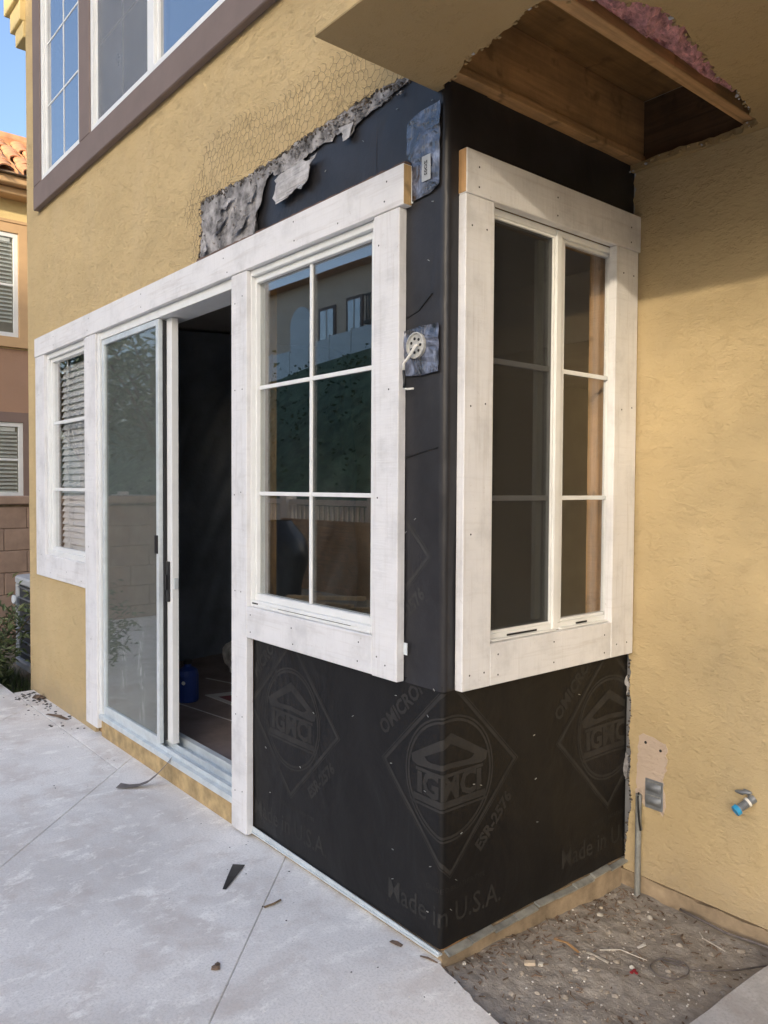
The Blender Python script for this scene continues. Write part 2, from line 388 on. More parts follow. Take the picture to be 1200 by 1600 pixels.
def text_poly(body, size, bold=0.0, xs=1.0):
    c = bpy.data.curves.new('lettering', 'FONT'); c.body = body; c.size = size; c.align_x = 'CENTER'; c.align_y = 'CENTER'
    c.offset = bold; c.resolution_u = 2
    o = bpy.data.objects.new('lettering', c); col.objects.link(o)
    dg = bpy.context.evaluated_depsgraph_get(); me = bpy.data.meshes.new_from_object(o.evaluated_get(dg))
    vs = [(v.co.x*xs, v.co.y) for v in me.vertices]; fs = [tuple(p.vertices) for p in me.polygons]
    bpy.data.objects.remove(o); bpy.data.curves.remove(c); bpy.data.meshes.remove(me)
    return vs, fs

# ------------------------------------------------------------------ ground, patio, dirt bed
MB().grid(lambda u, v: (-400+800*u, -400+800*v, -.16), 8, 8).build('ground', M['ground'], kind='structure')
def clip(poly, nx, ny, c):      # keep nx*x+ny*y <= c
    out = []
    for i in range(len(poly)):
        p, q = poly[i], poly[(i+1) % len(poly)]
        dp, dq = nx*p[0]+ny*p[1]-c, nx*q[0]+ny*q[1]-c
        if dp <= 0: out.append(p)
        if dp*dq < 0:
            t = dp/(dp-dq); out.append((p[0]+t*(q[0]-p[0]), p[1]+t*(q[1]-p[1])))
    return out
patio = MB().prism([(-9, -3.4), (3, -3.4), (3, -.15), (.55, -.15), (-.02, -.04), (-.02, .05), (-3.83, .05), (-3.83, -.2), (-9, -.2)], poly_xy, -.15, -.024).build('patio', M['found'], kind='structure')
GP, G = -.015, .0012
def slab(poly): MB().prism(poly, poly_xy, -.11, GP).build('slab', M['concrete'], patio, bevel=.003)
S1 = [(-9, -3.42), (3.02, -3.42), (3.02, -.137), (-9, -.137)]
slab(clip(clip(S1, 1, 1, -2.2-G), -1, -1, 3.6-G)); slab(clip(S1, 1, 1, -3.6-G))
slab(clip([(-3.85, -.133), (0, -.133), (0, .06), (-3.85, .06)], 1, 1, -2.2-G))
S2 = [(-4, -3.42), (1, -3.42), (1, .06), (-4, .06)]
slab(clip(clip(S2, 1, 1, -.81-G), -1, -1, 2.2-G))
e3 = jag([(3.02, -.125), (.58, -.125), (.30, -.068), (.12, -.030), (.04, -.014), (.004, -.004), (-.03, .06)], .03, .0025, seed=2)
slab([(-.81+3.42+G, -3.42), (3.02, -3.42)]+e3+[(-.87+G, .06)])
wk = jag([(.585, -.115), (.575, .2), (.59, .6), (.60, .90)], .05, .002, seed=3)
MB().prism(wk+[(2.6, .90), (2.6, -.115)], poly_xy, -.14, -.012).build('walkway', M['walk'], bevel=.004, kind='structure')
def dirt_z(x, y):
    f = max(0, min(1, y/.9))
    z = -.038-.055*f+.012*noise.noise((x*6, y*6, 0))+.0045*noise.noise((x*22, y*22, 3))+.0018*noise.noise((x*70, y*70, 5))
    return z
MB().grid(lambda u, v: (-.01+.63*u, -.16+1.08*v, dirt_z(-.01+.63*u, -.16+1.08*v)), 130, 220).build('soil', M['dirt'], smooth=True, kind='structure')
gm, cm, wm = MB(), MB(), MB()
q = random.Random(5)
for i in range(1300):
    x, y = q.uniform(.0, .58), q.uniform(-.08, .89)
    if y < .12*0-.19*x+.02 and x > 0: continue
    r = min(.007, .0009+q.expovariate(1/.0009))
    gm.rock((x, y, dirt_z(x, y)+r*.3), r, q)
for i in range(46):
    x, y = q.uniform(.02, .56), q.uniform(.02, .87); r = q.uniform(.006, .013); gm.rock((x, y, dirt_z(x, y)+r*.1), r, q, .6)
for i in range(420):
    x, y = q.uniform(.0, .58), q.uniform(-.08, .89)
    if q.random() < .4: x = abs(q.gauss(.05, .05)); 
    a = q.uniform(0, 6.28); l = q.uniform(.003, .011); wd = q.uniform(.0008, .002)
    cm.obox((x, y, dirt_z(x, y)+.003), (l*math.cos(a), l*math.sin(a), q.uniform(-.003, .003)), (-wd*math.sin(a), wd*math.cos(a), 0), (0, 0, .0012))
gm.build('gravel', M['gravel'], kind='stuff'); cm.build('bark_chips', M['chips'], kind='stuff')
for i in range(110):
    x, y = q.uniform(.0, .57), q.uniform(.0, .88); r = q.uniform(.0015, .0045); wm.rock((x, y, dirt_z(x, y)+.002), r, q, .5)
for i in range(420):
    x = q.uniform(-3.6, .6); y = -abs(q.gauss(0, .55))-.03
    if q.random() < .4: x = q.uniform(-1.2, .6); y = q.uniform(-1, -.05)
    r = q.uniform(.0008, .0032); wm.rock((x, y, GP+r*.3), r, q, .5)
wm.build('white_crumbs', M['paint_chips'], kind='stuff')
bm_ = MB()
for i in range(118):
    if i < 85: x = -3.78+abs(q.gauss(0, .38)); y = -.02-abs(q.gauss(0, .09))
    else: x = q.uniform(-3, .3); y = -.02-abs(q.gauss(0, .3))
    a = q.uniform(0, 6.28); l = q.uniform(.003, .010)*(1.5 if i < 85 else .55)
    bm_.rock((x, y, GP+.002), l*.8, q, .3)
bm_.build('dark_litter', M['black'], kind='stuff')

# ------------------------------------------------------------------ the house
H = thing('house', (0, 0, 0), 'tan stucco house under repair, patio door open, bay stripped to black paper', 'house')
def part(mb, name, m, parent=H, **k): return mb.build(name, m, parent, **k)
TZ = 2.257
# --- front stucco (left face)
tear = jag([(-1.452, 2.17), (-1.456, 2.31), (-1.436, 2.40), (-1.445, 2.50), (-1.40, 2.512), (-1.29, 2.505), (-1.02, 2.503), (-.84, 2.508), (-.68, 2.522), (-.53, 2.522), (-.40, 2.525), (-.27, 2.527), (-.155, 2.515), (-.02, 2.52)], .012, .0035, seed=11)
front = [(-3.905, -.05), (-2.70, -.05), (-2.70, .85), (-3.60, .85), (-3.60, 2.17)]+tear+[(-.02, 3.12), (-3.905, 3.12)]
fm = MB().prism(front, poly_xz(F1), -.014, .006)
fm.box(-3.905, -3.56, -.014, .006, 3.12, 4.5); fm.box(-3.905, -.02, -.014, .006, 4.5, 6.0); fm.box(-.30, -.02, -.014, .006, 3.12, 4.5)
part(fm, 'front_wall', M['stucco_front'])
part(MB().box(-3.905, -3.885, .007, 5, -.05, 6), 'end_wall', M['stucco_front'])
# broken stucco edge hanging over the old paper
em = MB(); qe = random.Random(3)
for a, z in tear[8:-2]:
    for k in range(4):
        em.rock((a+qe.uniform(-.008, .008), -.008+qe.uniform(-.006, .010), z-qe.uniform(-.002, .020)), qe.uniform(.003, .009), qe)
part(em, 'broken_edge', M['stucco_raw'], kind='stuff')
# --- sheathing and framing behind the skins
sh = MB()
for x0, x1, z0, z1 in ((-1.144, -.004, .0, .86), (-.275, -.004, .86, 2.46), (-3.88, -.275, 2.15, 2.46), (-3.88, -2.60, -.02, .89), (-3.88, -3.56, .89, 2.15), (-2.90, -2.62, .89, 2.15), (-1.144, -1.05, .86, 2.15)):
    sh.box(x0, x1, .012, .11, z0, z1)
part(sh, 'framing', M['raw_z'])
s2 = MB()
for y0, y1, z0, z1 in ((.112, .15, .88, 2.42), (.814, .91, .88, 2.42), (.112, .91, .0, .87), (.15, .814, 2.15, 2.42)):
    s2.box(-.11, -.012, y0, y1, z0, z1)
part(s2, 'framing', M['raw_z'])
# --- black building paper: two courses wrapped round the corner
def wrap(u, off):                 # unrolled paper coordinate -> plan position, with a small radius at the corner
    r = .006
    if u < -r: return (u, -off)
    if u > r: return (off, u)
    t = (u+r)/(2*r)*math.pi/2
    return (-r+(r+off)*math.sin(t), r-(r+off)*math.cos(t))
def paper(u0, u1, z0, z1, off, nu, nv, amp, seed):
    def fn(a, b):
        u = u0+(u1-u0)*a; z = z0+(z1-z0)*b
        k = amp*(noise.noise((u*3.5, z*1.6, seed))+.5*noise.noise((u*9, z*4, seed+3)))
        edge = min(1, abs(u)/.05)
        x, y = wrap(u, off+max(-.004, k*edge)); return (x, y, z)
    return MB().grid(fn, nu, nv)
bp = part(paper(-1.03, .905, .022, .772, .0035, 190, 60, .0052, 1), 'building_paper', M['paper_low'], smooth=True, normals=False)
def f_up(u0, u1, z0, z1): return part(paper(u0, u1, z0, z1, .006, int((u1-u0)*90), int((z1-z0)*40)+2, .006, 7), 'building_paper', M['paper'], smooth=True, normals=False)
up_ = f_up(-.30, .15, .757, 2.47)
part(paper(-1.50, -.30, 2.20, 2.535, .004, 120, 14, .005, 9), 'building_paper', M['paper'], smooth=True, normals=False)
part(paper(-.31, -.008, 2.455, 2.535, .005, 30, 6, .004, 14), 'building_paper', M['paper'], smooth=True, normals=False)
part(paper(.15, .905, 2.152, 2.465, .005, 60, 12, .004, 12), 'building_paper', M['paper'], smooth=True, normals=False)
# printed marks on the paper, folded round the corner with it
def add_print(name, items, uc, zc, off, parent, umin=-9, umax=9, zmin=-9, zmax=9, flip=False):
    bm = bmesh.new()
    for vs, fs in items:
        vv = [bm.verts.new(((-x if flip else x)+uc, (-y if flip else y)+zc, 0)) for x, y in vs]
        for f in fs:
            try: bm.faces.new([vv[i] for i in f])
            except ValueError: pass
    def cut(co, no, clear):
        bmesh.ops.bisect_plane(bm, geom=bm.verts[:]+bm.edges[:]+bm.faces[:], plane_co=co, plane_no=no, clear_outer=clear, dist=1e-5)
    for lim, co, no in ((umin, (umin, 0, 0), (-1, 0, 0)), (umax, (umax, 0, 0), (1, 0, 0)), (zmin, (0, zmin, 0), (0, -1, 0)), (zmax, (0, zmax, 0), (0, 1, 0))):
        if abs(lim) < 8: cut(co, no, True)
    for k in range(-5, 6): cut((k*.0015, 0, 0), (1, 0, 0), False)
    for k in range(-26, 24): cut((k*.04, 0, 0), (1, 0, 0), False)
    for k in range(0, 34): cut((0, k*.04, 0), (0, 1, 0), False)
    mb = MB()
    amp, seed, base = (.0052, 1, .0035) if off == 0 else (.006, 7, .006)
    bm.verts.ensure_lookup_table(); bm.verts.index_update()
    for v in bm.verts:
        u, z = v.co.x, v.co.y
        k = amp*(noise.noise((u*3.5, z*1.6, seed))+.5*noise.noise((u*9, z*4, seed+3)))
        x, y = wrap(u, base+.0009+max(-.004, k*min(1, abs(u)/.05))); mb.v.append((x, y, z))
    mb.f = [tuple(v.index for v in f.verts) for f in bm.faces]; bm.free()
    if mb.f: mb.build(name, M['print' if off == 0 else 'print_upper'], parent, normals=False)
def ring(outer, inner):
    n = len(outer); return (outer+inner, [(i, (i+1) % n, (i+1) % n+n, i+n) for i in range(n)])
def quad(*p): return (list(p), [tuple(range(len(p)))])
def emblem():
    it = []
    D = lambda k: [(.293*k, 0), (0, .288*k), (-.293*k, 0), (0, -.288*k)]
    it.append(ring(D(1), D(.985))); it.append(ring(D(.972), D(.92)))
    C = lambda r, n=44: [(r*.985*math.cos(2*math.pi*i/n), r*math.sin(2*math.pi*i/n)) for i in range(n)]
    it.append(ring(C(.182), C(.176))); it.append(ring(C(.172), C(.164)))
    it.append(ring([(-.155, .048), (0, .132), (.155, .048), (.148, .026), (.128, .02), (0, .030), (-.128, .02), (-.148, .026)],
                   [(-.098, .052), (0, .100), (.098, .052), (.085, .043), (.070, .041), (0, .046), (-.070, .041), (-.085, .043)]))
    it.append(quad((-.135, .016), (.135, .016), (.135, .006), (-.135, .006)))
    for s in (-1, 1): it.append(quad((s*.128, .004), (s*.108, .004), (s*.108, -.058), (s*.128, -.058)))
    it.append(quad((-.145, -.062), (.145, -.062), (.145, -.082), (-.145, -.082)))
    it.append(quad((-.150, -.086), (.150, -.086), (.150, -.093), (-.150, -.093)))
    v, f = text_poly('GMC', .098, .0035, .98); it.append(([(x, y-.028) for x, y in v], f))
    def along(body, size, ang, cx, cy, bold=.0015, xs=1):
        v, f = text_poly(body, size, bold, xs); c, s = math.cos(ang), math.sin(ang)
        it.append(([(cx+x*c-y*s, cy+x*s+y*c) for x, y in v], f))
    along('OMICRON', .062, R(44), -.193, .178, .002, .92)
    along('ESR-2576', .052, R(44), .186, -.170, .002, .95)
    v, f = text_poly('Made in U.S.A.', .088, .0005, .92); it.append(([(x-.02, y-.395) for x, y in v], f))
    v, f = text_poly('GRADE D BREATHER TYPE', .020, 0, 1.0); it.append(([(x+.03, y-.318) for x, y in v], f))
    return it
EM = emblem()
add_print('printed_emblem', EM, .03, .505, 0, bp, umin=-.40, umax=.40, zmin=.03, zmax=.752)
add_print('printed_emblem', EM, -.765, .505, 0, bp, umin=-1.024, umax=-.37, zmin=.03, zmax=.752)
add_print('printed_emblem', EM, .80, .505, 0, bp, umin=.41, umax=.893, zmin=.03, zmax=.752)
add_print('printed_emblem', EM, -.335, 1.135, 1, up_, umin=-.156, umax=-.01, zmin=.79, zmax=1.7)
# staples
st = MB(); qs = random.Random(9)
def staple(F, a, z):
    an = qs.uniform(-.8, .8); c, s_ = math.cos(an)*.0036, math.sin(an)*.0036
    p = Vector(F(a, -.010, z)); q1 = Vector(F(a+c, -.010, z+s_)); d = q1-p
    st.obox(p, d, Vector(F(0, .0012, 0))-Vector(F(0, 0, 0)), Vector((0, 0, .0008)))
for a, z in ((-.05, 2.41), (-.045, 2.13), (-.06, 1.97), (-.56, 2.37), (-.36, 2.40), (-.20, 2.44), (-.15, 1.20), (-.025, .76), (-.19, .71), (-.21, .50), (-.05, .68), (-.06, .46), (-.035, .25), (-.20, .24), (-.20, .15), (-.70, .35), (-.62, .56), (-.93, .36), (-.045, .115), (-.11, 1.24), (-.9, .2), (-.4, .6)): staple(F1, a, z)
for a, z in ((.12, .47), (.07, .34), (.05, .21), (.15, .46), (.39, .56), (.40, .42), (.41, .28), (.03, .13), (.62, .65)): staple(F2, a, z)
part(st, 'staples', M['galv'], kind='stuff')
# laps and creases
part(MB().prism([(-.157, 1.822), (-.11, 1.838), (-.05, 1.8725), (-.045, 1.876), (-.10, 1.836)], poly_xz(F1), -.0105, -.006), 'paper_crease', M['black'])
part(MB().prism([(-.155, 1.418), (-.08, 1.432), (-.02, 1.4425), (-.02, 1.444), (-.155, 1.421)], poly_xz(F1), -.0105, -.006), 'paper_crease', M['black'])
# old grey paper left behind by the stucco, torn along its lower edge
low = [(-1.45, 2.262), (-.974, 2.262), (-.974, 2.296), (-.982, 2.337), (-.952, 2.368), (-.937, 2.418), (-.922, 2.453), (-.879, 2.466), (-.871, 2.445), (-.801, 2.432), (-.747, 2.437), (-.70, 2.425), (-.681, 2.452), (-.618, 2.456), (-.593, 2.463), (-.52, 2.455), (-.505, 2.469), (-.453, 2.460), (-.447, 2.440), (-.419, 2.440), (-.387, 2.462), (-.323, 2.475), (-.243, 2.481), (-.214, 2.495), (-.152, 2.502)]
lowj = jag(low[1:], .010, .0022, seed=21)
opn = [(-1.45, 2.262)]+lowj+[(-.10, 2.53), (-1.45, 2.53)]
def crumple(poly, amp, base, seed, m, name, curl=None, res=.02, parent=H):
    """thin torn sheet: triangulated inside its outline, then buckled"""
    bm = bmesh.new(); vs = [bm.verts.new((a, b, 0)) for a, b in poly]
    tris = tessellate_polygon([[Vector((a, b, 0)) for a, b in poly]])
    for t_ in tris:
        try: bm.faces.new([vs[i] for i in t_])
        except ValueError: pass
    xs = [p[0] for p in poly]; zs = [p[1] for p in poly]
    x = min(xs)+res
    while x < max(xs):
        bmesh.ops.bisect_plane(bm, geom=bm.verts[:]+bm.edges[:]+bm.faces[:], plane_co=(x, 0, 0), plane_no=(1, .15, 0), dist=1e-5); x += res
    z = min(zs)+res
    while z < max(zs):
        bmesh.ops.bisect_plane(bm, geom=bm.verts[:]+bm.edges[:]+bm.faces[:], plane_co=(0, z, 0), plane_no=(.2, 1, 0), dist=1e-5); z += res
    bmesh.ops.triangulate(bm, faces=bm.faces[:]); bm.verts.index_update()
    mb = MB()
    for v in bm.verts:
        a, b = v.co.x, v.co.y
        k = amp*abs(noise.noise((a*14, b*22, seed)))+amp*.7*abs(noise.noise((a*38, b*48, seed+2)))+amp*.35*noise.noise((a*90, b*90, seed+5))
        mb.v.append((a, base-k-(curl(a, b) if curl else 0), b))
    mb.f = [tuple(v.index for v in f.verts) for f in bm.faces]; bm.free()
    o = mb.build(name, m, parent, normals=False)
    sm = o.modifiers.new('thickness', 'SOLIDIFY'); sm.thickness = .0018; return o
crumple(opn, .0050, -.010, 4, M['oldpaper'], 'torn_paper', curl=lambda a, b: .010*max(0, (2.47-b)/.1) if a > -.99 else 0, res=.010)
flap = jag([(-.80, 2.437), (-.857, 2.426), (-.84, 2.385), (-.865, 2.36), (-.828, 2.331), (-.733, 2.338), (-.707, 2.353), (-.674, 2.34), (-.63, 2.366), (-.624, 2.407), (-.591, 2.432), (-.66, 2.428), (-.69, 2.445), (-.75, 2.440), (-.80, 2.437)], .012, .0018, seed=5)[:-1]
crumple(flap, .010, -.016, 8, M['oldpale'], 'torn_paper', curl=lambda a, b: .10*max(0, 2.43-b)+.05*max(0, a+.70), res=.014, parent=H)['label'] = 'pale torn flap of paper hanging loose'
flap2 = jag([(-.475, 2.475), (-.453, 2.45), (-.447, 2.425), (-.415, 2.425), (-.40, 2.47)], .008, .0012, seed=6)
crumple(flap2, .006, -.018, 9, M['oldpale'], 'torn_paper', curl=lambda a, b: .15*max(0, 2.46-b), res=.012)
for sd, pts in ((31, [(-1.33, 2.34), (-1.26, 2.35), (-1.22, 2.375), (-1.20, 2.40), (-1.27, 2.385)]), (32, [(-1.16, 2.30), (-1.08, 2.31), (-1.03, 2.36), (-1.10, 2.345)]), (33, [(-1.28, 2.43), (-1.20, 2.46), (-1.15, 2.44), (-1.22, 2.42)]), (34, [(-1.07, 2.40), (-.99, 2.44), (-1.01, 2.39)]), (35, [(-1.42, 2.28), (-1.38, 2.34), (-1.36, 2.29)])):
    crumple(jag(pts+[pts[0]], .012, .002, seed=sd)[:-1], .009, -.020, sd, M['oldpaper'], 'torn_paper', curl=lambda a, b: .04*max(0, 2.42-b), res=.014)
cr = MB(); qc = random.Random(37)
for k in range(420):
    x = qc.uniform(-1.44, -.17); zt = 2.505
    zb_ = 2.27 if x < -.99 else (2.46 if x < -.5 else 2.475)
    z = zt-(zt-zb_)*qc.random()**(1.6 if x < -.99 else 1)
    cr.rock((x, -.013-qc.uniform(0, .004), z), min(.008, .0012+qc.expovariate(1/.0018)), qc, .8)
part(cr, 'mortar_crumbs', M['oldpaper'], kind='stuff')
# --- white boards
def board(F, a0, a1, z0, z1, ax, nails=(), d0=-.036, name='trim_board', b=.002):
    o = part(MB().box(a0, a1, d0, -.0065, z0, z1, F), name, M['white_'+ax], bevel=b)
    if nails:
        nm = MB()
        for a, z in nails:
            c = Vector(F(a, d0, z)); n = Vector(F(0, -1, 0))-Vector(F(0, 0, 0))
            nm.lathe([(.0028, -.001), (.0028, .0005), (.0016, .0006)], c, n, 8)
        nm.build('nail_heads', M['dark'], o, kind='stuff')
    return o
hd = board(F1, -3.677, -.136, 2.1405, TZ, 'x', [(-3.3, 2.17), (-3.3, 2.22), (-2.72, 2.17), (-2.70, 2.23), (-2.0, 2.17), (-2.0, 2.23), (-1.17, 2.16), (-1.20, 2.22), (-.70, 2.17), (-.705, 2.235), (-.22, 2.17), (-.21, 2.225), (-.45, 2.165)], d0=-.040)
MB().box(-.1375, -.1352, -.038, -.0075, 2.143, TZ-.003).build('board_end', M['raw_pale'], hd)
board(F1, -3.677, -3.50, .767, 2.1395, 'z', [(-3.6, 1.9), (-3.6, 1.3), (-3.58, .9)])
board(F1, -3.499, -2.785, .767, .905, 'x', [(-3.4, .80), (-3.1, .83), (-2.85, .80)], d0=-.0355)
board(F1, -2.783, -2.612, .03, 2.1395, 'z', [(-2.72, 2.0), (-2.72, 1.5), (-2.73, 1.0), (-2.7, .5), (-2.72, .15)])
board(F1, -1.144, -1.027, .0, 2.1395, 'z', [(-1.115, 2.03), (-1.06, 2.05), (-1.115, 1.70), (-1.06, 1.70), (-1.12, 1.30), (-1.07, 1.31), (-1.115, .93), (-1.07, .93), (-1.11, .45), (-1.06, .45), (-1.115, .15), (-1.06, .16)])
board(F1, -1.0265, -.2745, .761, .879, 'x', [(-1.0, .85), (-1.0, .785), (-.72, .84), (-.71, .785), (-.34, .85), (-.345, .79)], d0=-.0355)
rv = board(F1, -.274, -.157, .759, 2.1395, 'z', [(-.25, 2.05), (-.21, .80), (-.25, .82), (-.20, 1.62), (-.25, 1.3)])
# bay side boards
h2 = board(F2, .040, .899, 2.1455, 2.268, 'y', [(.09, 2.225), (.09, 2.17), (.44, 2.225), (.44, 2.17), (.84, 2.22), (.84, 2.17)], d0=-.0375)
MB().box(.0392, .0405, -.0355, -.0075, 2.148, 2.266, F2).build('board_end', M['raw_z'], h2)
board(F2, .040, .1555, .757, 2.1445, 'z', [(.065, 2.06), (.125, 2.06), (.065, 1.56), (.125, 1.57), (.07, 1.2), (.07, .80), (.13, .80)])
board(F2, .1565, .757, .757, .879, 'y', [(.19, .845), (.19, .785), (.45, .85), (.45, .785), (.72, .84), (.72, .78)], d0=-.0355)
board(F2, .758, .888, .757, 2.1445, 'z', [(.80, 2.06), (.86, 2.06), (.80, 1.60), (.86, 1.61), (.79, .80), (.85, .80)])
part(MB().prism(jag([(-1.45, 2.268), (-.14, 2.266)], .02, .0015, seed=8)+[(-.14, 2.2575), (-1.45, 2.2575)], poly_xz(F1), -.030, -.0078), 'backing_strip', M['brown_strip'])

# --- windows
def bars(F, lst, m, name, par, bevel=.0012, **k):
    mb = MB()
    for b in lst: mb.box(*b, F)
    return mb.build(name, m, par, bevel=bevel, **k)
def frame4(F, a0, a1, z0, z1, w_, d0, d1, m, name, par):
    return bars(F, [(a0, a0+w_, d0, d1, z0, z1), (a1-w_, a1, d0, d1, z0, z1), (a0+w_, a1-w_, d0, d1, z0, z0+w_), (a0+w_, a1-w_, d0, d1, z1-w_, z1)], m, name, par)
def pane(F, a0, a1, z0, z1, d, m, par, name='pane', t=.004): return MB().box(a0, a1, d, d+t, z0, z1, F).build(name, m, par)
# right front window
W = thing('window', (-.65, .02, .88), '', ''); del W['label'], W['category']; W.parent = H
bars(F1, [(-1.0255, -1.0195, -.020, .03, .8805, 2.139), (-.2975, -.2755, -.020, .03, .8805, 2.139), (-1.0195, -.2975, -.020, .03, .8805, .9025), (-1.0195, -.2975, -.020, .03, 2.117, 2.139)], M['vinyl'], 'frame', W)
bars(F1, [(-1.019, -1.008, -.004, .034, .903, 2.116), (-.322, -.298, -.004, .034, .903, 2.116), (-1.008, -.322, -.004, .034, .903, .927), (-1.008, -.322, -.004, .034, 2.093, 2.116)], M['vinyl'], 'sash', W)
bars(F1, [(-1.0, -.30, -.024, -.0205, .8806, .8886), (-.90, -.36, -.0235, -.0212, .8925, .897)], M['vinyl'], 'sill_lip', W)
for p_ in ((-.83, -.40), (-1.01, -.97)): bars(F1, [(p_[0], p_[1], -.0216, -.0203, .8905, .8955)], M['dark'], 'weep_slot', W, .0003)
pane(F1, -1.0075, -.3225, .9275, 2.0925, .012, M['glass'], W)
for z in (1.703, 1.306): bars(F1, [(-1.007, -.672, .006, .0118, z-.007, z+.007), (-.656, -.323, .006, .0118, z-.007, z+.007)], M['vinyl'], 'muntin', W, .001)
bars(F1, [(-.671, -.657, .005, .0118, .928, 2.092)], M['vinyl'], 'muntin', W, .001)
# far left window with blind
W = thing('window', (-3.15, .02, .9), '', ''); del W['label'], W['category']; W.parent = H
frame4(F1, -3.498, -2.786, .9055, 2.139, .030, -.018, .03, M['vinyl'], 'frame', W)
frame4(F1, -3.467, -2.817, .936, 2.108, .022, -.002, .034, M['vinyl'], 'sash', W)
pane(F1, -3.444, -2.84, .959, 2.085, .012, M['glass_clear'], W)
for z in (1.715, 1.31): bars(F1, [(-3.443, -2.841, .006, .0118, z-.009, z+.009)], M['vinyl'], 'muntin', W, .001)
sm_ = None; z = .965
while z < 2.08:
    if sm_ is None:
        sm_ = MB().obox((-3.145, .062, z), (.30, 0, 0), (0, .0095, .0222), (0, .0008, -.0004)).build('slat', M['slat'], W); z0_ = z
    else:
        c = sm_.copy(); col.objects.link(c); c.location.z = z-z0_
    z += .0385
bars(F1, [(-3.30, -3.285, .040, .042, .95, 2.09), (-2.98, -2.965, .040, .042, .95, 2.09)], M['slat'], 'blind_tape', W, .0005)
# bay side window: screened left sash, clear right sash
W = thing('window', (0, .45, .88), '', ''); del W['label'], W['category']; W.parent = H
bars(F2, [(.157, .177, -.018, .03, .8805, 2.144), (.788, .812, -.004, .03, .8805, 2.144), (.177, .788, -.006, .03, .8805, .9005), (.177, .788, -.006, .03, 2.124, 2.144)], M['vinyl'], 'frame', W)
bars(F2, [(.474, .499, -.012, .022, .8807, 2.1405), (.502, .520, -.003, .022, .9006, 2.1236)], M['vinyl'], 'mullion', W)
bars(F2, [(.4995, .5015, -.009, .01, .903, 2.12)], M['dark'], 'seal', W, .0005)
frame4(F2, .1775, .4735, .9006, 2.1236, .008, -.004, .02, M['vinyl'], 'sash', W)
pane(F2, .186, .465, .909, 2.115, .002, M['screen_dark'], W, 'insect_screen', .001)
pane(F2, .186, .465, .909, 2.115, .014, M['glass'], W)
for z in (1.707, 1.301): bars(F2, [(.1865, .4645, .006, .0125, z-.008, z+.008)], M['vinyl'], 'muntin', W, .001)
bars(F2, [(.425, .452, .022, .040, .915, 2.109)], M['vinyl'], 'inner_sash', W)
frame4(F2, .5205, .7835, .9006, 2.1236, .010, .001, .02, M['vinyl'], 'sash', W)
bars(F2, [(.784, .7875, .004, .02, .905, 2.12)], M['dark'], 'seal', W, .0003)
pane(F2, .531, .773, .911, 2.113, .010, M['glass_clear'], W)
for z in (1.707, 1.301): bars(F2, [(.5315, .7725, .003, .0095, z-.007, z+.007)], M['vinyl'], 'muntin', W, .001)
for p_ in ((.26, .40), (.60, .66)): bars(F2, [(p_[0], p_[1], -.0075, -.0062, .8865, .8925)], M['dark'], 'weep_slot', W, .0003)
bars(F2, [(.177, .4735, -.024, -.0065, .8806, .886), (.502, .757, -.024, -.0065, .8806, .886)], M['vinyl'], 'sill_lip', W)
# sliding door
W = thing('sliding_door', (-1.9, .03, .1), '', ''); del W['label'], W['category']; W.parent = H
bars(F1, [(-2.611, -2.58, -.025, .11, .10, 2.139), (-2.5795, -1.1445, -.020, .11, 2.100, 2.139)], M['vinyl'], 'frame', W)
bars(F1, [(-2.595, -1.1455, -.034, .115, .086, .112), (-2.579, -1.1455, -.012, -.004, .1125, .132), (-2.579, -1.1455, .032, .040, .1125, .140), (-2.579, -1.1455, .085, .115, .1125, .150)], M['alu'], 'track', W)
frame4(F1, -2.572, -1.862, .134, 2.098, .028, -.016, .006, M['alu'], 'screen_frame', W)
pane(F1, -2.543, -1.891, .163, 2.069, -.002, M['screen'], W, 'insect_screen', .001)
pane(F1, -2.543, -1.891, .163, 2.069, -.008, M['glass_soft'], W)
frame4(F1, -2.572, -1.797, .142, 2.098, .054, .020, .052, M['vinyl'], 'glass_frame', W)
pane(F1, -2.517, -1.852, .197, 2.043, .034, M['glass_clear'], W)
bars(F1, [(-1.900, -1.868, -.021, -.0165, 1.02, 1.105)], M['black'], 'screen_pull', W)
bars(F1, [(-1.848, -1.818, .010, .0195, .80, .985), (-1.838, -1.828, .002, .0098, .855, .925)], M['black'], 'handle', W)
bars(F1, [(-1.7965, -1.790, .026, .046, .86, .91)], M['alu'], 'latch_plate', W)
bars(F1, [(-1.8610, -1.8490, .007, .0195, .15, 2.09)], M['dark'], 'seal', W)
# curb under the door, foundation strip and drip edges
part(MB().prism(jag([(-2.612, .0855), (-1.145, .0855)], .2, 0, seed=1)+jag([(-1.145, -.07), (-2.612, -.07)], .2, 0, seed=1), poly_xz(F1), -.012, .12), 'door_curb', M['curb'])
part(MB().box(-1.143, .0, .004, .10, -.12, .012), 'foundation', M['found'])
part(MB().box(-.10, -.004, .1, .90, -.14, .012), 'foundation', M['found'])
dm = MB().box(-1.026, .004, -.016, .003, .006, .0105); dm.prism([(-1.026, .011), (.004, .011), (.004, .018), (-1.026, .030)], poly_xz(F1), -.0105, -.0075)
part(dm, 'drip_edge', M['alu'])
d2 = MB()
for i in range(9):
    y0, y1 = .012+i*.099, .012+(i+1)*.099-.002
    d2.obox((.012, (y0+y1)/2, .010+.004*math.sin(i*2)), (.011, 0, -.004+.001*(i % 3)), (0, (y1-y0)/2, .002*math.sin(i)), (.001, 0, .0035))
part(d2, 'drip_edge', M['galv'], bevel=.001)['label'] = 'dull grey metal strip under the bay side'
